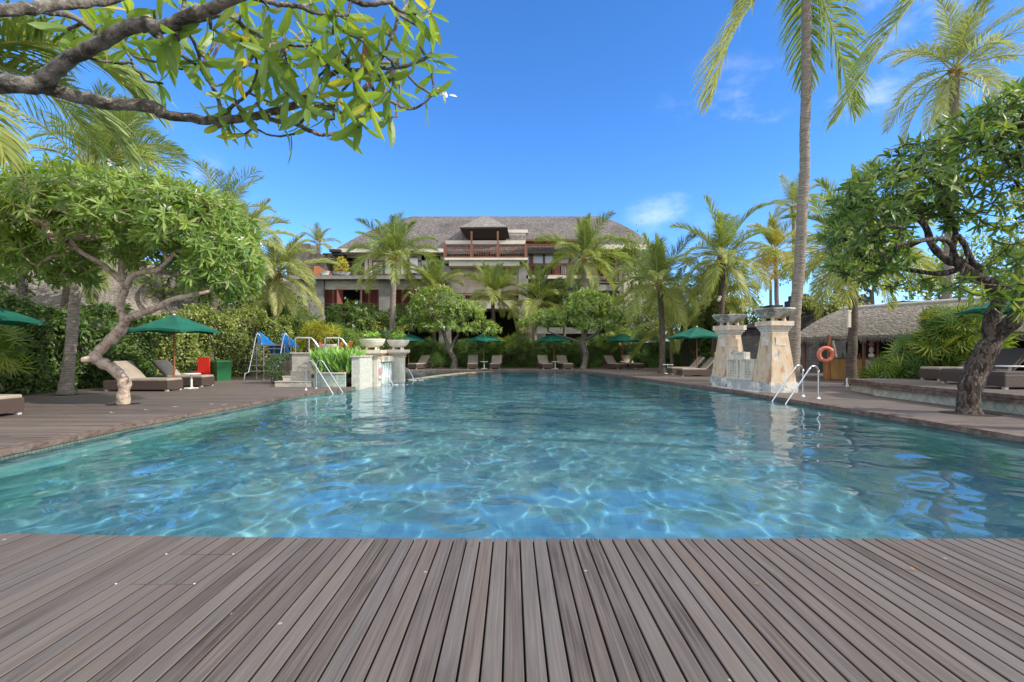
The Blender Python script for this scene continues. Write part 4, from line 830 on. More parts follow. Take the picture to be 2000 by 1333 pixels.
# ================================================================ stone pedestals, right
def pedestal(label, corner, hw, hd, ang, zs, capw, seed, bowl_r, bowl_z, tp_=.62):
    """square tapering pedestal; corner = near left corner on the ground"""
    u = np.array([cos(ang), sin(ang), 0]); w = np.array([-sin(ang), cos(ang), 0]); c = np.array([*corner, 0.])+u*hw+w*hd
    root = thing('stone_pedestal', label, 'pedestal', c)
    z0, z1, z2, z3, z4 = zs
    MB().obox(c, u, hw, w, hd, 0, z1).build('plinth', M['plinth'], root)
    s_ = MB(); s_.obox(c, u, hw*.93, w, hd*.93, z1, z2, tap=tp_); sh = s_.build('shaft', M['marble'], root)
    # raised square panel near the top of the front and pool faces
    for (n_, e_, hwf) in ((-w, u, hw), (-u, w, hd)):
        kk = .93*(1-(1-tp_)*.86); zc = z1+(z2-z1)*.84; pc = c+n_*(hd if n_ is -w else hw)*kk; b = MB()
        off = (hd if abs(np.dot(n_, w)) > .5 else hw)*kk+.004
        pc = c+n_*(off+.0); q = [pc+e_*sx*.17+np.array([0, 0, zc-c[2]+sz*.13]) for sx, sz in ((-1,-1),(1,-1),(1,1),(-1,1))]
        b.prism([x_-n_*.03 for x_ in q], [x_+n_*.022 for x_ in q]); b.build('square_panel', M['limestone'], sh)
    cp = MB(); k1 = .93*tp_
    cp.obox(c, u, hw*k1*1.02, w, hd*k1*1.02, z2, z2+.05, tap=1.0); cp.obox(c, u, hw*k1*1.05, w, hd*k1*1.05, z2+.052, z3, tap=capw*.86/(k1*1.05)); cp.obox(c, u, hw*capw*.9, w, hd*capw*.9, z3+.002, z3+.06); cp.obox(c, u, hw*capw, w, hd*capw, z3+.062, z4)
    cp.build('capital', M['limestone'], root)
    bl = thing('stone_bowl', label.replace('pedestal', 'bowl on its pedestal') if False else '', 'bowl', c+np.array([0, 0, z4]))
    h = bowl_z-z4-.1; r_ = bowl_r
    b = MB(); b.lathe([(.001, .1), (r_*.42, .1), (r_*.7, .1+h*.22), (r_*.92, .1+h*.66), (r_*.97, .1+h*.84), (r_, .1+h*.86), (r_*1.0, .1+h), (r_*.93, .1+h), (r_*.88, .1+h*.7), (.001, .1+h*.55)], c+np.array([0, 0, z4]), 40); b.build('bowl', M['bowl_stone'], bl, smooth=False)
    for a_ in range(4):
        a2 = ang+pi/4+a_*pi/2; fc = c+np.array([cos(a2), sin(a2), 0])*r_*.45+np.array([0, 0, z4]); b = MB(); b.lathe([(.07, 0), (.05, .06), (.06, .13)], fc, 10); b.build('foot', M['limestone'], bl, smooth=False)
    return root, bl
pB, bB = pedestal('near right stone pedestal with rust brown veins and grey plinth at the pool edge', (7.62, 15.06), .45, .46, R(10), (0, .30, 1.76, 1.93, 2.13), .84, 1, .59, 2.52)
bB['label'] = 'mossy grey stone bowl on the nearer right pedestal, in front of the tall palm trunk'
pA, bA = pedestal('farther right stone pedestal, pale with orange stains, left of the carved panel', (7.37, 17.45), .42, .5, R(14), (0, .34, 1.74, 1.9, 2.12), .86, 2, .57, 2.5)
bA['label'] = 'mossy grey stone bowl on the farther right pedestal, beside the green umbrella'
cvd = thing('carved_screen', 'white carved limestone screen with rows of holes between the two right pedestals', 'stone screen', (7.5, 16.8, 0))
p0 = np.array([7.62, 16.0]); p1 = np.array([7.42, 17.5]); e_ = nrm(p1-p0); nn = np.array([-e_[1], e_[0]])
if nn[0] > 0: nn = -nn
def cvbox(mb, s0, s1, z0, z1, o0, o1):
    L_ = np.linalg.norm(p1-p0); q = lambda s_, o_: (*(p0+e_*s_*L_+nn*o_), ); mb.prism([(*q(s0, o0), z0), (*q(s1, o0), z0), (*q(s1, o1), z0), (*q(s0, o1), z0)], [(*q(s0, o0), z1), (*q(s1, o0), z1), (*q(s1, o1), z1), (*q(s0, o1), z1)])
b = MB(); cvbox(b, -.3, 1.1, 0, .3, -.1, .2); b.build('plinth', M['plinth'], cvd)
b = MB(); cvbox(b, 0, 1, .3, .98, -.1, .06); cvbox(b, .3, .68, .982, 1.2, -.1, .085); b.build('slab', M['carved'], cvd)
b = MB()
for (s0, s1, z0, z1) in ((.02,.98,.93,.985),(.02,.06,.32,.93),(.94,.98,.32,.93),(.02,.98,.31,.35),(.3,.68,1.16,1.21),(.3,.34,.93,1.16),(.64,.68,.93,1.16),(.42,.46,.36,1.1),(.55,.59,.36,1.1)): cvbox(b, s0, s1, z0, z1, .05, .11)
for i in range(8):
    z_ = .37+i*.072
    for s_ in (.12, .22, .32, .68, .78, .88): cvbox(b, s_-.03, s_+.03, z_, z_+.045, .05, .088)
b.build('relief', M['carved'], cvd)
b = MB()
for i in range(9):
    for s_ in (.47, .51): cvbox(b, s_-.006+(.0 if s_ < .5 else .02), s_+.022+(.0 if s_ < .5 else .02), .38+i*.075, .42+i*.075, .05, .062)
for i in range(6):
    for s_ in (.17, .27, .73, .83): cvbox(b, s_-.015, s_+.015, .38+i*.09, .415+i*.09, .05, .064)
b.build('painted_hole', M['ink'], cvd)  # black blocks on the face, painted for the shade in the openings
b = MB(); b.prism([(7.25,15.4,-.1),(7.6,15.2,-.1),(7.5,17.6,-.1),(6.85,17.9,-.1)], [(7.18,15.1,.02),(7.65,15.0,.02),(7.55,17.6,.02),(6.8,17.9,.02)]); b.build('pool_edge_stone', M['plinth'], kind='structure')

# ================================================================ fountain wall, left
fw = thing('fountain_wall', 'low green tiled waterfall wall with a tan coping between the two left pedestals', 'fountain', (-5.2, 21, 0))
MB().box(-5.5, -5.22, 17.55, 19.15, -.35, 1.02).build('pale_wall', M['palestone'], fw)
MB().box(-5.54, -5.18, 17.5, 19.15, 1.02, 1.07).build('coping', M['travertine'], fw)
MB().box(-5.6, -5.14, 19.9, 21.9, -.35, .8).build('tile_wall', M['sukabumi'], fw)
MB().box(-5.68, -5.06, 19.9, 21.95, .8, 1.0).build('coping', M['limestone'], fw)
wf = MB(); wr2 = np.random.RandomState(2)
for i in range(46):
    y_ = wr2.uniform(20.0, 21.8); w_ = wr2.uniform(.008, .03); z0 = wr2.uniform(.25, .8); z1 = z0-wr2.uniform(.2, .9); wf.tube([(-5.125, y_, z0), (-5.12, y_+wr2.normal(0, .02), (z0+z1)/2), (-5.125, y_+wr2.normal(0, .02), max(-.1, z1))], [w_*.4, w_, w_*.4], 4)
wf.build('trickling_water', M['foam'], fw)
def ped_left(label, c, s_, ztop, pot_label, seed):
    c = np.array([*c, 0.]); u = np.array([1., 0, 0]); w = np.array([0, 1., 0]); root = thing('stone_pedestal', label, 'pedestal', c)
    MB().obox(c, u, s_*.6, w, s_*.6, -.35, ztop-.32).build('shaft', M['carved'], root)
    p_ = MB(); p_.obox(c+np.array([s_*.6, 0, 0]), u, .018, w, s_*.36, .02, ztop-.42); p_.obox(c-np.array([0, s_*.6, 0]), u, s_*.36, w, .018, .02, ztop-.42); p_.build('face_panel', M['palestone'], root)
    q = MB(); q.obox(c, u, s_*.68, w, s_*.68, ztop-.318, ztop-.28); q.obox(c, u, s_*.62, w, s_*.62, ztop-.278, ztop-.17, tap=1.4); q.obox(c, u, s_*.92, w, s_*.92, ztop-.168, ztop-.13); q.obox(c, u, s_*1.02, w, s_*1.02, ztop-.128, ztop); q.build('capital', M['limestone'], root)
    pt = thing('bowl_planter', pot_label, 'planter', c+np.array([0, 0, ztop])); r_ = s_*1.14
    b = MB(); b.lathe([(.001, .1), (r_*.45, .1), (r_*.78, .18), (r_*.94, .3), (r_*.97, .36), (r_*1.0, .365), (r_*1.0, .42), (r_*.92, .42), (r_*.88, .36), (.001, .35)], c+np.array([0, 0, ztop]), 36); b.build('bowl', M['bowl_white'], pt)
    for a_ in range(4):
        a2 = pi/4+a_*pi/2; fc = c+np.array([cos(a2), sin(a2), 0])*r_*.5+np.array([0, 0, ztop]); b = MB(); b.lathe([(.055, 0), (.04, .06), (.05, .12)], fc, 8); b.build('foot', M['bowl_white'], pt)
    rg = np.random.RandomState(seed); z_ = c+np.array([0, 0, ztop+.38]); pl = thing('potted_plant', pot_label.replace('bowl planter', 'leafy plant growing in the bowl') if False else '', 'plant', z_)
    tips = z_+np.column_stack([rg.normal(0, r_*.28, 9), rg.normal(0, r_*.28, 9), rg.uniform(.12, .3, 9)]); f_ = MB(); rosettes(f_, tips, rg.normal(0, .35, (9, 3))+[0, 0, 1], rg, 7, .2, LC, (20, 70)); f_.build('foliage', M['canna'], pl)
    st = MB()
    for q_ in tips: st.tube([z_+np.array([rg.normal(0, .05), rg.normal(0, .05), -.05]), q_], .008, 4)
    st.build('stem', M['bin_green'], pl)
    f2 = MB(); q_ = z_+np.array([.18, 0, .55]); scatter(f2, LC, q_+rg.normal(0, .12, (60, 3)), rg.normal(0, 1, (60, 3)), rg.normal(0, 1, (60, 3)), .05, .9); f2.tube([z_, q_-[.03, 0, .1], q_], .006, 4); f2.build('flower_spray', M['croton'], pl)
    return root, pl
r1, l1 = ped_left('left stone pedestal carrying the no diving sign, at the end of the pale wall', (-5.3, 19.45), .42, 1.27, 'cream bowl planter on the pedestal with the no diving sign', 21); l1['label'] = 'leafy green plant in the nearer cream bowl, with a tall flower spray'
r2, l2 = ped_left('left stone pedestal standing farther into the pool, right of the waterfall', (-5.0, 22.5), .42, 1.29, 'cream bowl planter on the farther left pedestal, right of the waterfall', 22); l2['label'] = 'small leafy plant in the farther cream bowl, right of the waterfall'
# third planter behind the canna bed
c3 = P(635, 690, 24); b = MB(); b.lathe([(.001, 0), (.25, 0), (.28, .06), (.2, .1), (.42, .2), (.52, .36), (.54, .42), (.48, .42), (.001, .36)], c3, 30)
tag(b.build('bowl_planter', M['bowl_white']), 'cream bowl planter half hidden behind the orange flowered canna bed', 'planter')
b = MB(); b.box(c3[0]-.4, c3[0]+.4, c3[1]-.4, c3[1]+.4, 0, c3[2]); tag(b.build('planter_stand', M['palestone']), 'square stone stand under the bowl behind the canna bed', 'stand')
# no diving sign on the sunlit face of pedestal
sx_ = -5.3+.42*.6+.022; sg = thing('no_diving_sign', 'white plate with a red ring no diving symbol on the left pedestal', 'sign', (sx_, 19.43, .45))
MB().box(sx_, sx_+.012, 19.28, 19.6, .2, .66).build('plate', M['white'], sg)
b = MB(); b.torus((sx_+.015, 19.44, .46), .14, .014, (0, 1, 0), (0, 0, 1), 28, 6); b.tube([(sx_+.015, 19.34, .56), (sx_+.015, 19.54, .36)], .012, 6); b.build('red_ring', M['red'], sg)
b = MB(); b.tube([(sx_+.014, 19.42, .40), (sx_+.014, 19.44, .46), (sx_+.014, 19.47, .52)], .013, 6); b.lathe([(.001, -.02), (.02, 0), (.001, .02)], (sx_+.014, 19.41, .37), 8); b.tube([(sx_+.014, 19.34, .3), (sx_+.014, 19.40, .31), (sx_+.014, 19.46, .3), (sx_+.014, 19.54, .31)], .008, 5); b.build('diver_symbol', M['ink'], sg)
b = MB()
def glyph(y_, z_, segs):
    for (a0, b0, a1, b1) in segs: b.tube([(sx_+.002, y_+a0*.05, z_+b0*.08), (sx_+.002, y_+a1*.05, z_+b1*.08)], .007, 4)
glyph(19.33, .1, [(0,0,0,1)]); glyph(19.43, .1, [(0,1,1,1),(1,1,1,.5),(1,.5,0,.5),(0,.5,0,0),(0,0,1,0)]); glyph(19.55, .1, [(0,0,.5,.6),(.5,.6,1,0),(.5,.6,.5,0)])
b.build('depth_mark', M['ink'], sg)
# spouting jets
for k_, (y_, z_, ex) in enumerate(((19.75, .5, -4.66), (22.75, .48, -4.42))):
    b = MB(); x0 = -5.05 if k_ == 0 else -4.74; pts = [(x0+(ex-x0)*u, y_+.35*u*(1 if k_ else .8), z_-(z_+.1)*(.15*u+.85*u*u)) for u in np.linspace(0, 1, 12)]
    jt = thing('water_jet', ['thin water jet falling into the pool beside the no diving sign', 'thin water jet falling into the pool from the farther left pedestal'][k_], 'water jet', pts[0], group='water jets from the fountain pedestals')
    b.tube(pts, np.linspace(.007, .016, 12), 6); b.build('stream', M['foam'], jt, smooth=True)
    b = MB(); rr = np.random.RandomState(k_); q = np.array(pts[-1])
    for i in range(26):
        a_ = rr.uniform(0, tau); r_ = rr.uniform(.03, .42)*np.array([1.2, .6])[0]; c0 = q+np.array([cos(a_)*r_+.12, sin(a_)*r_*.6, .004]); b.lathe([(.001, .012), (rr.uniform(.01, .035), .004), (.001, -.004)], c0, 6, sx=2)
    b.build('splash', M['foam'], jt)

# ================================================================ stairs, canna bed
stx = -8.35; sy0 = 17.6
stair = thing('stone_stairs', 'pale stone steps climbing beside the canna bed, with a parapet', 'stairs', (-7.9, 18.5, 0))
for i in range(6):
    d0 = sy0+.32*i; a_ = G(534+i*9, 755-i*1)[0]; xl = -8.15+i*.13; b = MB(); b.box(xl, -6.9, d0, d0+.34+1.4*(i == 5), 0 if i == 0 else i*.165-.01, (i+1)*.165); b.box(xl-.02, -6.89, d0-.02, d0+.3, (i+1)*.165, (i+1)*.165+.025); b.build('step', M['travertine'], stair)
b = MB(); pp_ = [(-7.95, 19.2), (-7.2, 19.2)]; 
b.box(-8.3, -7.45, 19.3, 19.55, 0, 1.13); b.box(-8.35, -7.4, 19.25, 19.6, 1.13, 1.18); b.box(-8.3, -8.1, 19.55, 22, 0, 1.13); b.build('parapet', M['travertine'], stair)
plat = MB(); plat.box(-8.1, -5.7, 19.6, 26, 0, .98); tag(plat.build('raised_terrace', M['travertine']), 'raised stone terrace behind the steps and canna bed', 'terrace')
# curved planter wall
pl = thing('curved_planter', 'low curved green stone planter with tan coping in front of the pale wall', 'planter', (-6.3, 17.6, 0))
arc = smooth_pts([(-7.05, 18.2), (-6.95, 17.75), (-6.6, 17.52), (-6.1, 17.42), (-5.68, 17.42)], 6); arc = np.array(arc)
def wallring(line, w0, w1, z0, z1, m, nm, par):
    a = offset(line, w0); b_ = offset(line, w1); mb = MB()
    for i in range(len(a)-1): mb.prism([(*a[i], z0), (*a[i+1], z0), (*b_[i+1], z0), (*b_[i], z0)], [(*a[i], z1), (*a[i+1], z1), (*b_[i+1], z1), (*b_[i], z1)])
    return mb.build(nm, M[m], par)
wallring(arc, -.12, 0, 0, .46, 'sukabumi', 'wall', pl); wallring(arc, -.14, .03, .461, .5, 'limestone', 'coping', pl)
MB().box(-6.9, -5.7, 17.62, 19.4, .3, .42).build('soil', M['soil'], pl)
cn_ = thing('canna_plants', 'dense clump of upright green canna leaves in the curved planter', 'plants', (-6.3, 18.2, .42)); rg = np.random.RandomState(31); k = 780
px_ = rg.uniform(-6.95, -5.4, k); py_ = rg.uniform(17.6, 19.2, k); zb = rg.uniform(.4, .95, k); hgt = 1
pos = np.column_stack([px_, py_, zb]); dd = np.column_stack([rg.normal(0, .22, k), rg.normal(0, .22, k), np.ones(k)]); T5 = leafT(4, .2, .3, .3)
f_ = MB(); scatter(f_, T5, pos, dd, rg.normal(0, 1, (k, 3))+[.5, -.5, 0], rg.uniform(.3, .55, k), rg.uniform(0, 1, k)); f_.build('foliage', M['canna'], cn_); cn_['kind'] = 'stuff'
st = MB()
for i in range(0, k, 6): st.tube([(px_[i], py_[i], .38), (px_[i], py_[i], zb[i]+.1)], .012, 4)
st.build('stem', M['bin_green'], cn_)
for i, (qx, qy, qd) in enumerate(((664, 676, 18.3), (668, 672, 18.6), (682, 677, 18.2), (686, 670, 18.5), (628, 672, 18.6), (670, 727, 17.6), (625, 672.5, 18.5))):
    q = P(qx, qy, qd); b = MB(); r2_ = np.random.RandomState(i); scatter(b, LC, q+r2_.normal(0, .025, (14, 3)), r2_.normal(0, .6, (14, 3))+[0, 0, .7], r2_.normal(0, 1, (14, 3)), .065, .5); b.tube([q-np.array([0, 0, .35 if i != 5 else .1]), q], .008, 4)
    tag(b.build('canna_flower', M['orange']), ['orange canna flower, lower of the pair left of the bowl planter', 'orange canna flower, upper of the left pair above the leaves', 'orange canna flower, lower of the pair nearest the bowl planter', 'orange canna flower, tallest one nearest the bowl planter', 'small red canna flower behind the second handrail', 'tiny orange flower low at the planter coping', 'small red canna bud beside the second handrail'][i], 'flower', 'canna flowers above the bed')
# handrails on the stairs
for k_, (xa, ya) in enumerate(((-8.2, 19.4), (-7.15, 19.6))):
    b = MB(); z0 = 1.16 if k_ == 0 else .98; zt = 1.72; x1 = xa+.56
    hr = thing('handrail', ['chrome handrail on the left side of the stone stairs', 'chrome handrail on the right side of the stairs, above the cannas'][k_], 'handrail', (xa, ya, z0), group='handrails of the stone stairs')
    b.tube([(xa, ya, z0), (xa, ya, zt-.04), (xa+.02, ya, zt), (xa+.1, ya, zt+.01), (x1, ya, zt+.01), (x1+.08, ya, zt-.03), (x1+.42, ya+.3, zt-.62)], .03, 10); b.build('rail', M['steel'], hr, smooth=True)
    b = MB(); b.tube([(x1-.05, ya, z0), (x1-.05, ya, zt)], .028, 10); b.build('post', M['steel'], hr, smooth=True)
# pool ladders
def ladder(label, posts, ends, ztop):
    root = thing('pool_ladder', label, 'pool ladder', (posts[0][0], posts[0][1], 0))
    for (pa, pb_) in zip(posts, ends):
        a_ = np.array([*pa, 0.]); e_ = np.array([*pb_, -.1]); h = nrm(e_-a_); h = np.array([h[0], h[1], 0]); h = nrm(h); pts = [a_, a_+[0, 0, ztop-.16]]
        for t_ in np.linspace(15, 150, 8): pts.append(a_+np.array([0, 0, ztop-.16])+h*.16*(1-cos(R(t_)))*1.0+np.array([0, 0, .16*sin(R(t_))]))
        last = pts[-1]; pts += [last+(e_-last)*.5, e_, e_+(e_-last)*.25+np.array([0, 0, -.1]), e_+(e_-last)*.27+np.array([0, 0, -.7])]
        b = MB(); b.tube(smooth_pts(pts, 3), .021, 12); b.build('rail', M['steel'], root, smooth=True)
        b = MB(); b.lathe([(.05, 0), (.05, .012), (.03, .02), (.022, .05)], a_, 14); b.build('flange', M['iron'], root, smooth=True)
    e0, e1 = np.array([*ends[0], 0.]), np.array([*ends[1], 0.]); s0 = nrm(e0-np.array([*posts[0], 0.]))
    for z_ in (-.35, -.62): b = MB(); b.tube([e0+s0*.22+[0, 0, z_], e1+s0*.22+[0, 0, z_]], .025, 8); b.build('rung', M['steel_dull'], root)
    return root
ladder('curved steel pool ladder on the right edge in front of the near pedestal', [(7.9, 13.9), (7.93, 13.25)], [(6.86, 13.5), (6.93, 12.95)], .85)
ladder('curved steel pool ladder on the left edge in front of the canna planter', [(-6.5, 16.15), (-6.44, 16.85)], [(-5.56, 15.9), (-5.46, 16.5)], .92)

# children's slide
sl = thing('pool_slide', 'blue plastic slide with a steel ladder beside the vine covered wall', 'slide', (-10.9, 22, 0))
X0, X1, Yl = -11.2, -10.0, 22.0; top = 1.75
for nm_, x_ in (('l', X0), ('r', X1)):
    b = MB(); b.tube([(x_-.08, Yl-.45, .0), (x_-.06, Yl-.4, .28), (x_+.04, Yl-.3, .32), (x_+.1, Yl-.05, 1.2), (x_+.16, Yl+.05, 1.8), (x_+.22, Yl+.1, 2.0), (x_+.3, Yl+.2, 1.86), (x_+.3, Yl+.3, 1.4)], .028, 8); b.build('ladder_rail', M['steel'], sl, smooth=True)
for i in range(5): b = MB(); z_ = .35+i*.24; b.box(X0+.04+i*.02, X1+.1, Yl-.3+i*.06, Yl-.2+i*.06, z_, z_+.04); b.build('ladder_step', M['steel_dull'], sl)
b = MB(); b.box(X0+.1, X1+.2, Yl+.1, Yl+.9, 1.46, 1.52); b.build('platform', M['steel_dull'], sl)
for x_ in (X0+.15, X0+.6, X1+.15):
    for y_ in (Yl-.15 if x_ == X0+.6 else Yl+.15, Yl+.8): b = MB(); b.tube([(x_, y_, 0), (x_, y_, 1.46)], .03, 8); b.build('leg', M['steel_dull'], sl, smooth=True)
sp_ = [(-10.5, 22.6, 1.55), (-10.58, 23.0, 1.5), (-10.75, 23.6, 1.22), (-10.95, 24.3, .85), (-11.1, 24.9, .5)]; b = MB(); cs_ = np.array(smooth_pts(sp_, 4)); w_ = .32
tn = nrm(np.gradient(cs_, axis=0)); sd = nrm(np.cross(tn, [0, 0, 1.])); rows = []
for q, s_ in zip(cs_, sd):
    rows += [q-s_*w_+[0, 0, .30], q-s_*w_*.95, q+s_*w_*.95, q+s_*w_+[0, 0, .30], q+s_*(w_+.05)+[0, 0, .30], q+s_*(w_+.02)-[0, 0, .05], q-s_*(w_+.02)-[0, 0, .05], q-s_*(w_+.05)+[0, 0, .30]]
k = len(cs_); b.add(rows, [(i*8+j, i*8+(j+1) % 8, (i+1)*8+(j+1) % 8, (i+1)*8+j) for i in range(k-1) for j in range(8)]); b.build('chute', M['blue'], sl)
for x0_, pr in ((0, [(-11.05, 1.5), (-11.05, 2.05), (-10.9, 1.98), (-10.62, 1.7), (-10.3, 1.5)]), (1, [(-10.05, 1.5), (-9.98, 2.03), (-9.9, 1.98), (-9.6, 1.72), (-9.3, 1.4)])):
    f0 = [(x_, 22.3, z_) for x_, z_ in pr]; b = MB(); b.prism(f0, [(x_, 22.38, z_) for x_, z_ in pr]); b.build('side_guard', M['blue'], sl)
# bins
def bin_(label, c, w_, h, m, name='litter_bin', rz=0):
    c = np.array(c, float); u = np.array([cos(rz), sin(rz), 0]); w = np.array([-sin(rz), cos(rz), 0]); root = thing(name, label, 'bin', c)
    b = MB(); b.obox(c, u, w_*.46, w, w_*.46, 0, h*.06); b.obox(c, u, w_*.46, w, w_*.46, h*.06+.001, h*.88, tap=1.1); b.build('body', M[m], root)
    b = MB(); b.obox(c, u, w_*.54, w, w_*.54, h*.88+.001, h*.94); b.obox(c, u, w_*.5, w, w_*.5, h*.941, h, tap=.8); b.build('lid', M[m], root); return root
bin_('square dark green litter bin against the left hedge', (-12.15, 21.3, 0), .62, .84, 'bin_green', rz=R(-30))
rb_ = thing('red_crate', 'bright red plastic crate with a tall back beside the green bin', 'crate', (-12.55, 20.9, 0))
b = MB(); b.obox((-12.6, 20.8, 0), (1, 0, 0), .24, (0, 1, 0), .2, 0, .4); b.obox((-12.6, 20.95, 0), (1, 0, 0), .24, (0, 1, 0), .04, .401, .98, tap=.92); b.build('body', M['red'], rb_)

# ================================================================ umbrellas, loungers, tables
def canopy_mesh(mb, Rr, z0, z1, sides=6, sag=.05, rot=0, inner=None):
    rings = 7; nn_ = sides*8; v = [(0, 0, z1)]
    for i in range(1, rings+1):
        u = i/rings
        for j in range(nn_):
            a_ = j/nn_*tau; ph = (j % 8)/8; kk = cos(pi/sides)/cos((ph-.5)*tau/sides); r_ = Rr*u*(kk*(1-.02)-.03*u*sin(pi*ph)); z = z1-(z1-z0)*(u**1.12)-sag*sin(pi*ph)*sin(pi*min(1, u))*.8+(.07*u**5*sin(pi*ph))
            v.append((r_*cos(a_+rot), r_*sin(a_+rot), z))
    f3 = [(0, 1+j, 1+(j+1) % nn_) for j in range(nn_)]; f4 = [(1+(i-1)*nn_+j, 1+i*nn_+j, 1+i*nn_+(j+1) % nn_, 1+(i-1)*nn_+(j+1) % nn_) for i in range(1, rings) for j in range(nn_)]
    s0 = mb.n; mb.add(v, f3); mb.v.append(np.zeros((0, 3))); mb.a.append(np.zeros(0)); mb.f.append(np.array(f4)+s0); mb.m.append(np.zeros(len(f4), int))
    # folded hem
    last = v[-nn_:]; low = [(x_*1.0, y_*1.0, z_-.07) for x_, y_, z_ in last]; mb.add(last+low, [(j, nn_+j, nn_+(j+1) % nn_, (j+1) % nn_) for j in range(nn_)])
def make_umbrella(Rr=1.45, z0=1.88, z1=2.42, closed=False):
    root = thing('pool_umbrella', '', 'umbrella', group='green umbrellas over the pool loungers')
    b = MB(); b.tube([(0, 0, .04), (0, 0, z1-.02)], .024, 10); b.build('pole', M['pole'], root, smooth=True)
    b = MB(); canopy_mesh(b, Rr, z0, z1, rot=R(10)); b.build('canopy', M['canvas'], root, smooth=False)
    b = MB(); b.lathe([(.001, z1+.05), (.03, z1+.03), (.05, z1-.005)], (0, 0, 0), 10); b.build('finial', M['foot'], root, smooth=True)
    for i in range(6):
        a_ = R(10)+i*tau/6; b = MB(); e = np.array([cos(a_), sin(a_), 0]); b.tube([e*.03+[0, 0, z1-.05], e*Rr*.96+[0, 0, z0-.01]], .009, 5); b.tube([e*.03+[0, 0, z0-.05], e*Rr*.5+[0, 0, (z0+z1)/2-.05]], .008, 5); b.build('rib', M['pole'], root)
    b = MB(); b.lathe([(.001, .1), (.05, .1), (.22, .06), (.24, 0)], (0, 0, 0), 20); b.build('base', M['ink'], root); return root
def rbox(b, x0, x1, y0, y1, z0, z1, r_=.03):
    xs_ = ((x0+r_, x1-r_, y0, y1), (x0, x1, y0+r_, y1-r_)); ring = [(x0+r_, y0), (x1-r_, y0), (x1, y0+r_), (x1, y1-r_), (x1-r_, y1), (x0+r_, y1), (x0, y1-r_), (x0, y0+r_)]
    cx_, cy_ = (x0+x1)/2, (y0+y1)/2; sh = [(cx_+(x_-cx_)*(1-r_/(x1-x0)), cy_+(y_-cy_)*(1-r_/(y1-y0))) for x_, y_ in ring]
    b.prism([(*q, z0) for q in ring], [(*q, z1-r_) for q in ring]); b.prism([(*q, z1-r_) for q in ring], [(*q, z1) for q in sh])
def make_lounger(cush='cushion'):
    root = thing('sun_lounger', '', 'sun lounger', group='wicker sun loungers around the pool'); hw = .37
    b = MB(); rbox(b, -hw, hw, -1.0, 1.0, .06, .33, .02); b.build('base', M['wicker'], root)
    for sx in (-1, 1):
        for sy in (-1, 1): b = MB(); b.obox((sx*.3, sy*.92, 0), (1, 0, 0), .04, (0, 1, 0), .04, 0, .07); b.build('leg', M['foot'], root)
    b = MB(); rbox(b, -hw+.02, hw-.02, -.98, .22, .331, .39, .025); b.build('mattress', M[cush], root)
    an = R(47); e = np.array([0, cos(an), sin(an)]); nn_ = np.array([0, -sin(an), cos(an)]); o = np.array([0, .22, .34]); Lb = .74
    def slab(t0, t1, w_):
        q = [o+np.array([sx*w_, 0, 0])+e*s_+nn_*t0 for s_, sx in ((0, -1), (0, 1), (Lb, 1), (Lb, -1))]; return q, [x_+nn_*(t1-t0) for x_ in q]
    b = MB(); b.prism(*slab(-.04, .0, hw)); bk = b.build('backrest', M['wicker'], root)
    b = MB(); q0, q1 = slab(.001, .065, hw-.02); b.prism(q0, q1); b.build('back_cushion', M[cush], bk)
    b = MB(); b.tube([(-.25, .72, .3), (-.25, .62, .72)], .012, 5); b.tube([(.25, .72, .3), (.25, .62, .72)], .012, 5); b.build('prop', M['steel_dull'], root)
    return root
def make_table():
    root = thing('side_table', '', 'side table', group='white side tables between the loungers')
    b = MB(); b.lathe([(.001, .50), (.26, .50), (.27, .49), (.27, .475), (.001, .47)], (0, 0, 0), 24); b.build('table_top', M['white'], root)
    b = MB(); b.lathe([(.032, .03), (.032, .47)], (0, 0, 0), 12); b.build('column', M['white'], root)
    b = MB(); b.obox((0, 0, 0), (1, 0, 0), .2, (0, 1, 0), .035, 0, .035, tap=.96); b.obox((0, 0, 0), (0, 1, 0), .2, (1, 0, 0), .034, .001, .034, tap=.96); b.build('foot', M['white'], root); return root
U = make_umbrella(); LG = make_lounger(); TB = make_table(); LD = None
def place(proto, used, loc, rz, label):
    if proto.name not in used: used.add(proto.name); proto.location = tuple(loc); proto.rotation_euler = (0, 0, rz); proto['label'] = label; return proto
    return dup(proto, loc, rz, label)
used = set()
for loc, rz, lab in (
    ((-11.15, 16.9, 0), 0, 'green umbrella over the two loungers behind the twisted frangipani trunk'),
    ((-11.7, 10.8, 0), .3, 'green umbrella cut off by the left edge of the picture'),
    ((-7.1, 35.2, 0), .2, 'green umbrella half hidden behind the farther cream bowl planter'),
    ((-1.95, 35.3, 0), .5, 'green umbrella under the left round frangipani crown at the far end'),
    ((2.9, 35.3, 0), .1, 'green umbrella before the far hedge, left of the right frangipani trunk'),
    ((7.55, 35.0, 0), .35, 'green umbrella at the far end, left of the slim palm trunk'),
    ((9.1, 25.2, 0), .82, 'large green umbrella beside the right stone pedestals'),
    ((13.1, 12.9, RD), .2, 'green umbrella on the raised deck behind the dark frangipani leaves')):
    place(U, used, loc, rz, lab)
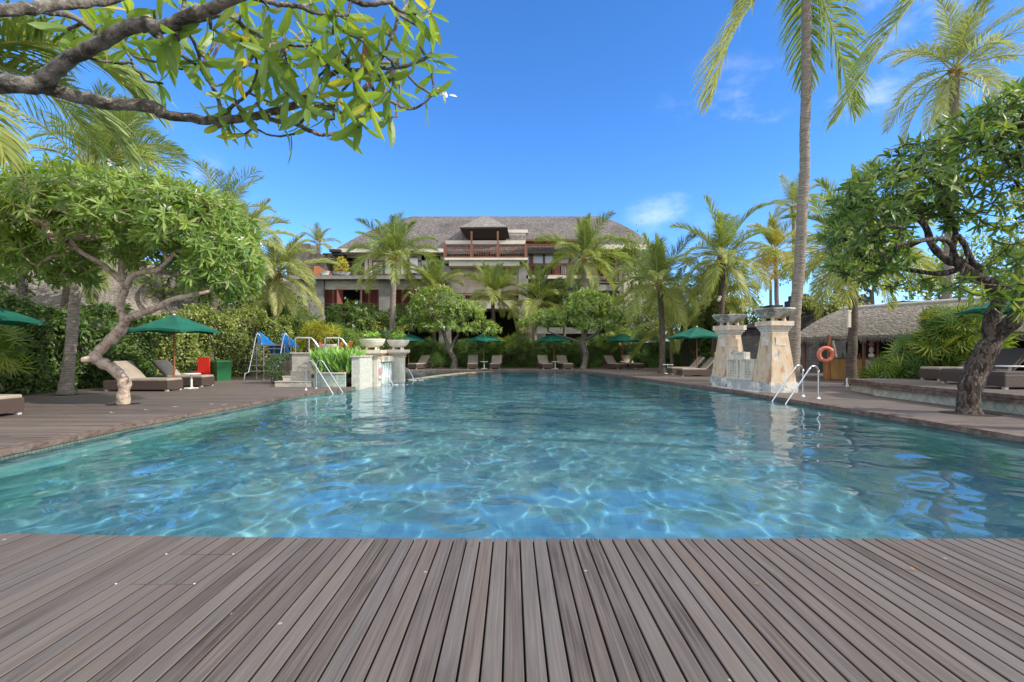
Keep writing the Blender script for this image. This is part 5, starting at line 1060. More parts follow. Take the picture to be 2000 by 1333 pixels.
for loc, rz, lab in (
    ((-11.5, 16.0, 0), R(90), 'brown wicker lounger directly behind the twisted frangipani trunk'),
    ((-11.6, 17.9, 0), R(90), 'brown wicker lounger nearest the green bin and red crate'),
    ((-10.6, 9.75, 0), R(88), 'brown wicker lounger cut off by the left edge of the picture'),
    ((-6.3, 35.2, 0), R(-24), 'lounger at the far end just right of the left fountain pedestals'),
    ((-2.72, 35.6, 0), R(3), 'lounger left of the white table under the far left frangipani'),
    ((-1.1, 35.6, 0), R(-3), 'lounger right of the white table under the far left frangipani'),
    ((2.25, 35.6, 0), R(10), 'lounger left of the white table under the far middle umbrella'),
    ((3.6, 35.6, 0), R(12), 'lounger between the far middle umbrella and the frangipani trunk'),
    ((7.0, 35.2, 0), R(24), 'lounger left of the white table by the far right umbrella'),
    ((8.2, 35.2, 0), R(22), 'lounger right of the white table by the far right umbrella'),
    ((9.15, 25.0, 0), R(-88), 'nearer lounger of the pair left of the stone pedestals'),
    ((9.2, 26.7, 0), R(-88), 'farther lounger of the pair under the large right umbrella'),
    ((13.2, 15.0, RD), R(-90), 'dark wicker lounger left of the leaning dark trunk on the raised deck')):
    place(LG, used, loc, rz, lab)
LD = make_lounger('cushion_dark')
for i, (loc, rz, lab) in enumerate((((11.95, 11.75, RD), R(-90), 'dark wicker lounger right of the leaning trunk, nearest on the raised deck'), ((12.4, 13.3, RD), R(-90), 'dark lounger with raised dark backrest, behind the nearest one on the raised deck'))):
    place(LD, used, loc, rz, lab)
for loc, rz, lab in (
    ((-10.55, 16.85, 0), .3, 'white round table between the loungers near the twisted frangipani'),
    ((-11.6, 11.2, 0), .5, 'white round table behind the lounger at the left picture edge'),
    ((-1.9, 34.9, 0), .2, 'white table under the far left frangipani umbrella'),
    ((2.95, 34.95, 0), .8, 'white table under the far middle umbrella'),
    ((7.6, 34.8, 0), .2, 'white table between the far right pair of loungers'),
    ((8.4, 27.6, 0), .4, 'white table behind the large right umbrella pole'),
    ((12.2, 12.55, RD), .4, 'white table on the raised deck behind the leaning trunk')):
    place(TB, used, loc, rz, lab)
b = MB(); q = P(1408, 700, 27); bpx(b, 1396, 1412, 688, 706, 27, .05); b.box(q[0]-.3, q[0]+.25, 27, 27.4, 0, .62)
tag(b.build('yellow_notice_box', mat('ochre_panel', (.6,.35,.04), .6)), 'ochre yellow panel box glimpsed left of the farther right pedestal', 'panel')

# ================================================================ plants
def px_path(lst, dflt): return [P(a[0], a[1], a[2] if len(a) > 2 else dflt) for a in lst]
# left frangipani with the twisted trunk
d0 = 11.9; g0 = G(241, 790)
tr = [g0-np.array([0,0,.1]), P(241,770,d0), P(243,748,d0), P(228,727,d0), P(205,712,d0), P(186,701,d0-.1), P(192,688,d0), P(208,672,d0), P(226,655,d0), P(240,638,d0), P(243,622,d0), P(236,608,d0), P(234,594,d0), P(241,575,d0), P(246,560,d0)]
trr = [.15,.13,.13,.115,.12,.12,.115,.11,.13,.11,.095,.085,.085,.08,.075]
mainsL = [(tr, trr), ([P(190,698,d0-.1), P(172,702,d0-.25), P(158,704,d0-.35)], [.11,.085,.05]), ([P(243,626,d0), P(262,618,d0-.2), P(282,611,d0-.3), P(310,600,d0-.5), P(335,586,d0-.6), P(360,580,d0-.6), P(385,574,d0-.5), P(403,571,d0-.4)], [.085,.08,.075,.07,.06,.055,.05,.045]),
 ([P(285,610,d0-.3), P(272,596,d0+.3), P(268,578,d0+.5), P(280,560,d0+.7)], [.06,.055,.05,.04]), ([P(246,560,d0), P(229,542,d0+.1), P(210,526,d0), P(194,513,d0-.1), P(170,500,d0-.2), P(150,486,d0-.3), P(135,465,d0-.4)], [.085,.07,.065,.06,.055,.05,.045]),
 ([P(246,560,d0), P(238,530,d0+.2), P(240,505,d0+.2), P(240,470,d0+.1)], [.07,.06,.05,.04]), ([P(246,560,d0), P(258,540,d0), P(285,531,d0-.2), P(306,529,d0-.4), P(328,510,d0-.5), P(345,490,d0-.6)], [.08,.07,.06,.055,.05,.04]), ([P(300,530,d0-.4), P(340,536,d0+.2), P(375,530,d0+.5), P(410,520,d0+.7)], [.05,.045,.04,.035])]
clL = [(250,425,12.2,2.6,2.2,.95,230),(110,400,12.5,1.6,1.8,.75,120),(35,430,12.2,1.4,1.6,1.0,130),(395,455,11.8,1.15,1.5,.95,130),(440,515,11.6,.75,1.0,.8,85),(70,510,12.6,1.3,1.2,.8,80),(170,470,13,1.3,1.4,.7,70),(330,505,12.6,1.0,1.2,.5,50),(150,360,12.5,1.3,1.2,.5,60),(300,390,12,1.3,1.2,.55,70),(420,570,12.3,.6,.9,.35,26),(140,545,13,.6,.6,.3,16),(170,470,11.3,1.2,.6,.4,22),(50,475,11.5,1.2,.6,.6,32),(300,455,11.3,1.0,.6,.4,18),(420,540,11.3,.7,.6,.4,26),(470,560,11.9,.4,.5,.35,14)]
frangipani('large frangipani with a pink twisted zigzag trunk growing through the left deck', mainsL, [(*c[:6], int(c[6]*2.1)) for c in clL], 1, .26, 9, 'frang', 'bark_pink', L3, .118, .006, .3, flowers=30, outb=.5, knob=.16, low=-.45)
kn = MB()
# right frangipani, dark leaning trunk
d1 = 10.2; g1 = G(1893, 808); 
tR = [g1-np.array([0,0,.1]), P(1891,790,d1), P(1893,765,d1), P(1903,735,d1), P(1916,705,d1), P(1932,675,d1), P(1950,650,d1)]
tRr = [.25,.19,.195,.21,.2,.175,.15]
mR = [(tR, tRr), ([P(1938,668,d1), P(1934,640,d1), P(1940,612,d1), P(1950,590,d1-.1), P(1945,565,d1-.2), P(1925,548,d1-.3), P(1900,535,d1-.4), P(1880,522,d1-.5), P(1868,505,d1-.5)], [.15,.14,.13,.12,.11,.1,.095,.09,.08]),
 ([P(1912,540,d1-.4), P(1908,522,d1-.4), P(1880,516,d1-.3), P(1855,511,d1-.2), P(1835,496,d1-.1), P(1818,475,d1), P(1810,448,d1), P(1790,420,d1), P(1770,395,d1)], [.08,.08,.08,.075,.07,.065,.06,.05,.045]), ([P(1905,520,d1-.4), P(1893,500,d1-.6), P(1885,480,d1-.8), P(1872,460,d1-.9)], [.06,.055,.05,.045]),
 ([P(1860,512,d1-.2), P(1862,480,d1+.2), P(1866,450,d1+.4), P(1850,415,d1+.5), P(1835,380,d1+.5)], [.06,.055,.05,.045,.04]), ([P(1880,523,d1-.5), P(1840,535,d1-.3), P(1790,530,d1), P(1730,520,d1+.3), P(1680,500,d1+.5)], [.06,.05,.045,.04,.035]),
 ([P(1950,650,d1), P(1975,632,d1-.3), P(1995,600,d1-.5), P(2020,560,d1-.6), P(2050,480,d1-.6), P(2030,380,d1-.4), P(1990,310,d1-.2)], [.16,.14,.13,.12,.11,.09,.06]), ([P(1868,505,d1-.5), P(1850,470,d1-.9), P(1800,470,d1-1.1), P(1750,480,d1-1.2)], [.05,.045,.04,.035])]
clR = [(1960,270,10.4,1.25,1.6,.8,150),(1850,320,10.4,1.2,1.5,.62,150),(1740,390,10.4,1.05,1.4,.65,140),(1690,450,10.2,.62,1.0,.75,120),(1700,510,10.0,.6,.9,.45,60),(2040,230,10.6,1.3,1.6,.9,120),(1900,390,11,1.2,1.2,.5,60),(1800,440,11,1.1,1.0,.5,55),(2010,400,9.6,.8,1.0,.8,50),(1760,545,10.6,1.0,.8,.25,30),(2060,560,9.6,.9,1.1,.8,50)]
hang = np.array([P(a, b_, c) for a, b_, c in ((1850,565,9.2),(1872,560,9.0),(1900,575,8.8),(1925,580,8.7),(1950,575,8.7),(1975,590,8.6),(1995,610,8.5),(1940,600,8.8),(1885,545,9.2),(1985,570,8.6),(1965,560,8.8),(1990,475,9.8),(1962,490,9.9),(1952,500,10),(1940,470,10),(1930,520,9.6))])
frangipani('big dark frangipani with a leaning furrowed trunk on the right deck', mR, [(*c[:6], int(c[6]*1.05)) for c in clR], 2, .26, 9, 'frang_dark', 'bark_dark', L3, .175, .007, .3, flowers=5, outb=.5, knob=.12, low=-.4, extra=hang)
# mid frangipanis before the hotel
d2 = 35.2
frangipani('round frangipani with white blossom, left one before the far hedge', [([G(886,720.5)-np.array([0,0,.1]), P(888,705,d2), P(882,692,d2), P(875,680,d2), P(872,668,d2), P(868,655,d2)], [.26,.2,.18,.16,.14,.12]), ([P(879,685,d2), P(886,668,d2), P(895,655,d2)], [.12,.1,.08])],
 [(855,592,35.5,2.0,1.6,1.2,300),(812,638,35.2,1.35,1.2,.85,180),(905,615,35.3,1.6,1.4,1.0,260),(940,645,35,1.4,1.1,.65,140),(835,612,34.8,1.4,1,.9,140),(880,640,34.6,1.6,1,.65,120)], 3, .3, 9, 'frang', 'bark_grey', L2, .17, .009, .5, flowers=46, outb=.6, low=-.3)
d3 = 35
frangipani('spreading frangipani with white blossom, right one before the far hedge', [([G(1139,721)-np.array([0,0,.1]), P(1143,705,d3), P(1144,690,d3), P(1139,675,d3), P(1141,662,d3), P(1145,645,d3)], [.26,.2,.2,.2,.16,.12]), ([P(1141,665,d3), P(1165,652,d3), P(1180,640,d3), P(1205,630,d3)], [.12,.1,.08,.06]), ([P(1139,675,d3), P(1120,664,d3), P(1090,655,d3), P(1070,648,d3)], [.1,.08,.06,.05])],
 [(1150,590,35.3,1.7,1.4,.85,264),(1115,628,34.8,1.7,1.2,.7,242),(1070,620,35,1.1,1.0,.6,176),(1042,633,34.8,1.1,.9,.5,132),(1197,618,35.4,1.25,1.1,.7,176),(1165,640,34.3,1.4,.9,.55,132),(1135,605,34.5,1.1,1.1,.7,154)], 4, .3, 9, 'frang', 'bark_grey', L2, .17, .009, .5, flowers=46, outb=.6, low=-.3)
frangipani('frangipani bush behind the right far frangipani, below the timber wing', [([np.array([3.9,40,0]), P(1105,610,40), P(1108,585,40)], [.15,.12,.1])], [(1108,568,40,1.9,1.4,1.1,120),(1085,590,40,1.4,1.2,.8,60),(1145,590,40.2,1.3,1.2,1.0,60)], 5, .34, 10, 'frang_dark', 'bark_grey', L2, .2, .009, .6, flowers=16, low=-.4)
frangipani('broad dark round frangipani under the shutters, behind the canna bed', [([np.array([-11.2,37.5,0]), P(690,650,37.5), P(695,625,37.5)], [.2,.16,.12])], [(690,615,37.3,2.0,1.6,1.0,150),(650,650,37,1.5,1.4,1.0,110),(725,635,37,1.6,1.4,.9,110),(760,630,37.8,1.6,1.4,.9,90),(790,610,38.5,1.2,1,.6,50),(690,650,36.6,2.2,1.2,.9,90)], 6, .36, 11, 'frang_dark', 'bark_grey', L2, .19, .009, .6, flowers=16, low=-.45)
# overhead frangipani, near
W3 = 2.9
def PW(lst): return [P(a, b_, c) for a, b_, c in lst]
oh = [
 ([np.array([-5.6,2.6,-.05]), np.array([-5.5,2.65,1.0]), np.array([-5.0,2.7,2.0]), P(-420,240,2.75), P(-150,185,2.8), P(0,165,2.8), P(60,168,2.82), P(85,165,2.85)], [.19,.17,.15,.12,.075,.062,.06,.058]),
 ([P(85,165,2.85), P(110,135,2.8), P(150,107,2.75), P(200,82,2.7), P(240,60,2.68), P(275,46,2.65), P(305,52,2.62), P(340,48,2.6), P(370,32,2.58), P(410,18,2.55), P(480,-14,2.5), P(600,-60,2.5)], [.058,.052,.048,.044,.046,.05,.044,.04,.04,.036,.034,.03]),
 ([P(80,170,2.85), P(120,182,2.9), P(200,200,2.95), P(260,206,3.0), P(300,210,3.02), P(330,226,3.03), P(400,235,3.05), P(430,237,3.05), P(480,230,3.05), P(530,220,3.05), P(570,208,3.02), P(590,200,3.0), P(597,185,3.0), P(612,168,2.98), P(640,150,2.95), P(672,136,2.92), P(700,140,2.9), P(730,146,2.9), P(757,152,2.9)], [.05,.048,.045,.042,.05,.038,.033,.034,.03,.028,.027,.03,.024,.022,.02,.019,.017,.015,.01]),
 ([P(723,130,2.9), P(745,132,2.86), P(768,134,2.84), P(805,125,2.8), P(835,112,2.78), P(845,103,2.77)], [.016,.015,.014,.013,.012,.01]),
 ([P(738,122,2.9), P(750,105,2.85), P(759,87,2.82), P(770,60,2.8), P(778,28,2.8)], [.014,.014,.012,.012,.01]),
 ([P(675,130,2.92), P(685,105,2.85), P(700,82,2.8), P(708,67,2.78), P(710,80,2.77)], [.016,.013,.012,.011,.006]),
 ([P(440,-20,2.6), P(534,6,2.7), P(560,10,2.72), P(585,13,2.74), P(610,24,2.76), P(639,28,2.78), P(657,18,2.8)], [.02,.018,.017,.016,.014,.012,.01]),
 ([P(600,-40,2.5), P(687,-2,2.6), P(714,9,2.62), P(759,4,2.64), P(768,10,2.65), P(780,21,2.66), P(813,28,2.68)], [.02,.02,.018,.016,.015,.012,.01]),
 ([P(510,229,3.05), P(540,236,3.1), P(579,243,3.12), P(597,252,3.14), P(620,262,3.16), P(636,264,3.18), P(660,260,3.2), P(675,254,3.2)], [.022,.02,.019,.018,.016,.015,.013,.01]),
 ([P(585,240,3.12), P(597,228,3.12), P(603,220,3.12), P(625,214,3.14), P(648,213,3.15), P(670,222,3.16), P(690,231,3.17), P(705,236,3.18)], [.016,.016,.016,.015,.014,.012,.011,.008]),
 ([P(720,160,2.9), P(733,180,2.95), P(744,189,3.0), P(774,204,3.05), P(801,213,3.1), P(822,206,3.1), P(846,186,3.12)], [.013,.013,.013,.013,.012,.009,.005]),
 ([P(690,150,2.9), P(680,165,2.95), P(665,185,3.0), P(652,210,3.0)], [.01,.01,.009,.008]),
 ([P(606,168,2.98), P(625,148,2.9), P(648,123,2.85)], [.01,.009,.008]),
 ([P(-10,20,2.2), P(60,17,2.3), P(120,10,2.4), P(200,4,2.5), P(300,-20,2.6)], [.034,.032,.028,.022,.014]),
 ([P(60,14,2.4), P(90,24,2.6), P(135,30,2.7), P(162,45,2.75), P(180,60,2.8), P(197,70,2.8)], [.02,.02,.02,.019,.016,.012]),
 ([P(480,57,2.75), P(510,72,2.78), P(545,85,2.8), P(585,90,2.82), P(609,88,2.84)], [.013,.012,.011,.01,.008]), ([P(300,54,2.65), P(390,40,2.7), P(440,30,2.7), P(480,57,2.75)], [.02,.016,.014,.013]),
 ([P(480,60,2.75), P(490,85,2.85), P(504,102,2.9), P(520,113,2.92), P(543,121,2.95)], [.011,.011,.01,.009,.008]),
 ([P(484,70,2.75), P(498,105,2.85), P(502,138,2.95), P(496,160,3.0), P(489,177,3.03), P(470,195,3.05), P(455,207,3.05), P(437,224,3.05)], [.01,.01,.01,.011,.012,.013,.014,.015]),
 ([P(489,183,3.03), P(515,195,3.05), P(543,208,3.05)], [.01,.009,.008]),
 ([P(294,62,2.66), P(315,82,2.75), P(345,102,2.85), P(370,118,2.9), P(390,132,2.95), P(400,148,3.0), P(414,168,3.02), P(425,192,3.04), P(430,222,3.05)], [.014,.014,.013,.013,.014,.014,.015,.015,.016]),
 ([P(366,57,2.7), P(378,82,2.8), P(388,105,2.88), P(392,130,2.95)], [.013,.012,.012,.012]), ([P(355,30,2.6), P(358,10,2.6), P(362,-20,2.6)], [.014,.012,.01]),
 ([P(150,110,2.8), P(177,114,2.85), P(210,121,2.9), P(240,124,2.92), P(258,123,2.93), P(262,132,2.94), P(279,150,2.96), P(285,158,2.97), P(318,164,3.0)], [.01,.01,.01,.011,.011,.01,.01,.009,.008]),
 ([P(257,118,2.93), P(248,100,2.95), P(240,88,2.95)], [.008,.007,.006]), ([P(262,110,2.93), P(300,120,3.0), P(335,130,3.05)], [.009,.009,.008]),
 ([P(430,240,3.05), P(427,250,3.05)], [.016,.012]), ([P(481,236,3.05), P(500,245,3.1), P(475,265,3.1)], [.01,.009,.008]),
 ([P(485,243,3.1), P(520,262,3.12), P(545,266,3.14), P(576,263,3.15)], [.009,.008,.008,.007])]
root = thing('overhead_frangipani', 'frangipani whose grey gnarled branch and long leaves hang into the top left of the view', 'tree', (-5.6, 2.6, 0))
rg = np.random.RandomState(77); mb = MB()
for pts, rr in oh:
    q = smooth_pts(np.column_stack([np.array(pts), rr]), 5); kbig = max(rr) > .03
    pts2 = [x_[:3]+rg.normal(0, .003 if kbig else .0015, 3) for x_ in q]; mb.tube(pts2, [max(.0035, x_[3]*.76*(1+rg.uniform(-.07, .1))) for x_ in q], 12 if kbig else 8)
tips = []
for pts, rr in oh[3:]: tips.append((pts[-1], nrm(np.array(pts[-1])-np.array(pts[-2]))))
ex = [(495,60),(470,30),(520,45),(555,60),(600,50),(640,60),(680,40),(700,20),(740,55),(620,110),(560,120),(530,140),(575,150),(640,100),(665,100),(700,110),(560,180),(520,175),(625,190),(660,175),(700,190),(720,210),(655,240),(600,210),(740,160),(780,160),(790,100),(800,70),(820,90),(840,130),(760,230),(700,250),(720,60),(650,30),(450,60),(420,60),(400,90),(330,30),(300,20),(250,20),(210,25),(170,20),(230,40),(140,60),(280,85),(320,85),(350,75),(440,110),(460,140),(470,80),(520,100),(480,10),(560,30),(610,5),(500,200),(460,195),(480,160),(790,190),(770,120),(830,60),(690,160),(740,100),(640,135),(595,130),(615,75),(540,75),(580,180),(540,0),(380,5),(840,20),(800,0),(670,60),(700,85),(530,20),(760,180),(640,235),(360,130),(330,150),(200,50),(310,55)]
bp_ = np.concatenate([np.array(p_[0]) for p_ in oh[1:]])
tw = mb
for (a, b_) in [e_ for i_, e_ in enumerate(ex) if i_ % 5 != 2]:
    q = P(a, b_, rg.uniform(2.6, 3.3)); dd = np.linalg.norm(bp_-q, axis=1); o_ = bp_[np.argmin(dd)]
    if min(dd) < .75: tw.tube([o_, (o_+q)/2+rg.normal(0, .02, 3)-[0, 0, .02], q], [.009, .008, .006], 6); tips.append((q, nrm(q-o_)))
mb.build('trunk', M['bark_grey'], root, smooth=True)
tp = np.array([t_[0] for t_ in tips]); td = np.array([t_[1] for t_ in tips]); T6 = leafT(6, .25, .22, .2, .6)
mb = MB(); td2 = nrm(td+rg.normal(0, .25, td.shape)); rosettes(mb, tp, td2, rg, 5, .185, T6, (20, 105), droop=.18, rb=(0, .95)); mb.build('crown', M['frang_yel'], root)
b = MB(); q = P(866, 182, 3.12); scatter(b, LC, q+rg.normal(0, .012, (12, 3)), rg.normal(0, 1, (12, 3)), rg.normal(0, 1, (12, 3)), .05, .5); b.tube([P(846,186,3.12), P(858,184,3.12), q], .003, 5); b.build('blossom', M['petal'], root)
b = MB()
for a_, b_ in (((709,70),(712,130)),((712,72),(700,175)),((710,70),(722,178)),((711,75),(714,150))): b.tube(PW([(*a_, 2.77), ((a_[0]+b_[0])/2+3, (a_[1]+b_[1])/2, 2.78), (*b_, 2.8)]), [.004,.012,.004], 6)
b.build('seed_pod', M['husk'], root, smooth=True)

# coconut palms
def gb(px_, d): return np.array([(px_-1000)*d/F, d, 0.0])
palm('tall coconut palm at left whose trunk passes behind the twisted frangipani', gb(128,14.4), P(175,330,15.5), .15, .12, 3.1, 24, 41, 'palm', 'palm_bark', nl=56, wind=(.25,0), lo=-35)
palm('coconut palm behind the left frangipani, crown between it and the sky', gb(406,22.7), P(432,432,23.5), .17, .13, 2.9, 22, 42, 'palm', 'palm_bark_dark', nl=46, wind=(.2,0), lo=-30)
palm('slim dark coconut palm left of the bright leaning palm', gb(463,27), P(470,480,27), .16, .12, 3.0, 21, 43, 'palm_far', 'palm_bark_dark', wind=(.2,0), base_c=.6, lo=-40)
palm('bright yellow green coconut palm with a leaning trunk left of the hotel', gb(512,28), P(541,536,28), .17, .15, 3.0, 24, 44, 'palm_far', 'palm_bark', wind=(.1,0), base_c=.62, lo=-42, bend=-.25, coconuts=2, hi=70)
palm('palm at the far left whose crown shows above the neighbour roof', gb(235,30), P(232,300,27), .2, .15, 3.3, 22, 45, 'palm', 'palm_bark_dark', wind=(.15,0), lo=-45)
palm('coconut palm in front of the left wing of the hotel, crown against the roof', gb(765,36), P(769,505,36), .21, .2, 3.3, 26, 46, 'palm', 'palm_bark', wind=(-.05,0), lo=-28, coconuts=3)
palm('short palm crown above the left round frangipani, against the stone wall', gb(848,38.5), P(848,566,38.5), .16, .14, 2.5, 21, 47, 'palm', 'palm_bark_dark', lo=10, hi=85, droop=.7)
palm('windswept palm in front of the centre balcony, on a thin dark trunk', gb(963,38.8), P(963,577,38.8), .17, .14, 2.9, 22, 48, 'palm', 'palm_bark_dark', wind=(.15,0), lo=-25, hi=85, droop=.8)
palm('palm with drooping yellowish fronds right of the centre balcony', gb(1046,38.2), P(1052,588,38.2), .19, .17, 2.9, 22, 49, 'palm', 'palm_bark', lo=-30, base_c=.62, hi=84, bend=.2)
palm('coconut palm before the timber wing, crown reaching above the roof edge', gb(1141,37.5), P(1141,506,37.5), .2, .18, 3.4, 24, 50, 'palm', 'palm_bark', wind=(.1,0), lo=-42, hi=88, coconuts=2)
palm('slim dark trunked coconut palm at the far right pool corner', G(1292,729), P(1287,556,28.6), .17, .14, 3.1, 25, 51, 'palm', 'palm_bark_dark', lo=-40, hi=86, bend=-.12)
palm('low young palm behind the slim dark trunked palm', gb(1314,34), P(1310,642,33.5), .15, .12, 3.1, 19, 52, 'palm', 'palm_bark', lo=-35, base_c=.55)
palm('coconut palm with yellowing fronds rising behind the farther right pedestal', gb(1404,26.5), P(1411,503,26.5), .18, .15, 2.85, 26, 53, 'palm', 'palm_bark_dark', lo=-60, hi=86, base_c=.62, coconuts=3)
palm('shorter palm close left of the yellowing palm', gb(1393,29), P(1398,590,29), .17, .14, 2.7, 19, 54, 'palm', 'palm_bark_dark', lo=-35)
palm('golden yellow palm beyond the right pedestals', gb(1520,42), P(1515,490,42), .2, .16, 3.3, 21, 55, 'palm_gold', 'palm_bark', wind=(-.2,0), lo=-45, base_c=.6)
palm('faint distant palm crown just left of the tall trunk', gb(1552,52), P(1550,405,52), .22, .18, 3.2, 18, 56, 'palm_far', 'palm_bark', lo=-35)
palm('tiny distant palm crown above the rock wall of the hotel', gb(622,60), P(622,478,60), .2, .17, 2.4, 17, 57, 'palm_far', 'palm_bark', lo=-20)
palm('palm behind the bar with a slim dark trunk carrying a white lamp', gb(1663,18.6), P(1672,470,18.8), .17, .13, 3.0, 21, 58, 'palm', 'palm_bark_dark', lo=-40, base_c=.6)
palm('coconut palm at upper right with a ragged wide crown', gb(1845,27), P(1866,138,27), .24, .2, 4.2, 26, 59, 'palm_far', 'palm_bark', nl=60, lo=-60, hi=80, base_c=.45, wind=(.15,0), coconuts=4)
tq = palm('very tall coconut palm whose pale trunk rises out of the top of the view', gb(1544,17), P(1573,-95,17), .185, .135, 4.2, 9, 60, 'palm', 'palm_bark', nl=90, lo=10, hi=80, base_c=.6, bend=-.2, droop=.8,
   fr=lambda mb, ra, rg, c: [frond(mb, ra, c+np.array([0, 0, -.1]), R(az_), R(e_), l_, dr, 100, 4, .05, rg, 1.0, base=bc) for az_, e_, l_, dr, bc in ((183, -36, 6.0, .95, .75), (-5, -70, 5.4, .35, .45), (60, -20, 4.4, 1.2, .4))])
palm('young palm at the right edge behind the frangipani trunk', gb(2030,15), P(2020,560,15), .13, .1, 1.9, 14, 61, 'palm', 'palm_bark', lo=0, base_c=.3)
palm('palm behind the thatched bar, left of the dark trunk', gb(1620,34), P(1640,500,34), .2, .16, 3.6, 21, 62, 'palm', 'palm_bark', lo=-45, base_c=.65)
palm('palm far behind the twisted frangipani, dark fronds against its crown', gb(100,18), P(150,470,18), .18, .14, 2.6, 15, 63, 'palm', 'palm_bark_dark', lo=-40, base_c=.2)
# near palms whose fronds enter from outside the frame
def near_fr(list_):
    def f(mb, ra, rg, crown):
        for (p0, az_, el_, L_, dr, nl, lw, c_) in list_: frond(mb, ra, p0, R(az_), R(el_), L_, dr, nl, 4, lw, rg, .9, base=c_, roll=0)
    return f
palm('near coconut palm at the left edge with long fronds under the frangipani branch', gb(-260,8.2), P(-190,95,8.2), .2, .16, 3.0, 12, 64, 'palm', 'palm_bark', nl=70, segs=4, lo=-50, hi=80, azs=[180,120,240,90,270,150,210,60,300], base_c=.45,
   fr=near_fr([(P(-150,130,8.2), 4, 26, 3.9, .95, 90, .05, .35), (P(-160,110,8.2), 20, 8, 3.3, .9, 80, .05, .45), (P(-150,60,8.2), -10, 40, 3.3, .9, 80, .05, .6), (P(-150,80,8.2), 30, 30, 3.2, 1.0, 80, .05, .5), (P(-160,140,8.2), -14, -12, 2.6, .9, 70, .045, .7)]))
palm('near coconut palm above the right edge with long hanging leaflets at the top', gb(2450,7.5), P(2260,-420,7.0), .2, .16, 2.6, 12, 65, 'palm', 'palm_bark', nl=70, segs=4, lo=-40, hi=80, azs=[0,40,80,120,-40,-80,-120], base_c=.45,
   fr=lambda mb, ra, rg, c: [frond(mb, ra, P(*s_), R(az_), R(e_), l_, dr, n_, 4, .022, rg, 1.0, ll=ll_, base=bc) for s_, az_, e_, l_, dr, n_, ll_, bc in (((2180, -400, 7.0), 180, -40, 5.9, .35, 130, .15, .45), ((2180, -400, 7.0), 180, -33, 4.3, .12, 84, .27, .4), ((2160, -400, 7.1), 176, -30, 3.7, .1, 80, .3, .5))])
# lamp on slim palm
b = MB(); q = P(1656, 640, 18.4); b.box(q[0]-.06, q[0]+.04, q[1]-.12, q[1]-.02, q[2]+.0, q[2]+.55); b.box(q[0]-.07, q[0]+.05, q[1]-.13, q[1]-.01, q[2]+.55, q[2]+.62); tag(b.build('trunk_speaker', M['bowl_white']), 'pale box lamp strapped to the slim dark palm trunk by the bar', 'lamp')  # white box speaker on the trunk, gives no light
b = MB(); q = G(1655, 756); b.tube([q, q+np.array([0, 0, .26])], .045, 10); b.tube([q+np.array([0, 0, .26]), q+np.array([0, 0, .3])], [.045, .02], 10); tag(b.build('garden_spotlight', M['white']), 'small white cylinder spotlight at the foot of the palm by the bar', 'spotlight')
for i, (a, c) in enumerate(((1406, 581), (1404, 586))):
    q = P(a, c, 26.2); b = MB(); b.lathe([(.001, .08), (.07, .06), (.09, 0), (.06, -.08), (.001, -.1)], q, 12); tag(b.build('spotlight', M['white']), ['upper white round spotlight on the yellowing palm trunk', 'lower white round spotlight on the yellowing palm trunk'][i], 'spotlight', 'spotlights on the palm trunk')

# hedges
hedge('dark green leafy hedge along the left deck', [(-16.5,8.5),(-15.4,11),(-13.9,14.2),(-13.6,17),(-13.4,19.5)], 0, [2.1,2.3,2.5,2.6,2.6], 1.2, 15000, 71, LH, .14, 'hedge', rb=(0,.7), rough=.32)
hedge('sunlit yellow green creeper hedge behind the slide and green bin', [(-13.35,19.4),(-13.2,21.5),(-12.8,24.5),(-12.2,27),(-11.5,30)], 0, [2.5,2.9,3.1,3.0,2.7], 1.2, 14000, 72, LH, .12, 'hedge_lit', rb=(0,.95), rough=.26)
hedge('long dark clipped hedge across the far end of the pool, left part', [(-15,38.2),(-9,37.6),(-3,37.4),(1,37.4)], 0, [2.2,2.0,1.85,1.9,2.0], 1.6, 2600, 73, LN, .32, 'rhapis', rosette=8, rb=(0,.6), rough=.3, droop=.35)
hedge('long dark clipped hedge across the far end of the pool, right part', [(1,37.4),(6,37.3),(10,37.0),(12.4,36),(14.5,33)], 0, [1.9,2.0,2.1,2.4,2.6,3.0], 1.6, 3000, 74, LN, .32, 'rhapis', rosette=8, rb=(0,.6), rough=.3, droop=.35)
hedge('tall dark hedge behind the large right umbrella', [(13.2,33),(11.6,31),(11.5,28.6)], 0, [3.0,3.6,4.0], 1.6, 6500, 75, LH, .2, 'hedge', rb=(0,.8), rough=.25)
bush('tall feathery rhapis clump in the far hedge, left of the middle umbrella', [(985,680,36.8,1.0,.6,.85),(1018,672,36.9,.9,.6,.95)], 190, 76, FAN, .5, 'rhapis', 'rhapis_palm', 'palm shrub', up=.6)
bush('yellowish rhapis clump by the far right umbrella', [(1190,668,36.6,.9,.6,.8),(1215,655,36.8,.8,.5,.5)], 160, 77, FAN, .45, 'rhapis', 'rhapis_palm', 'palm shrub', up=.5, rb=(.4,1))
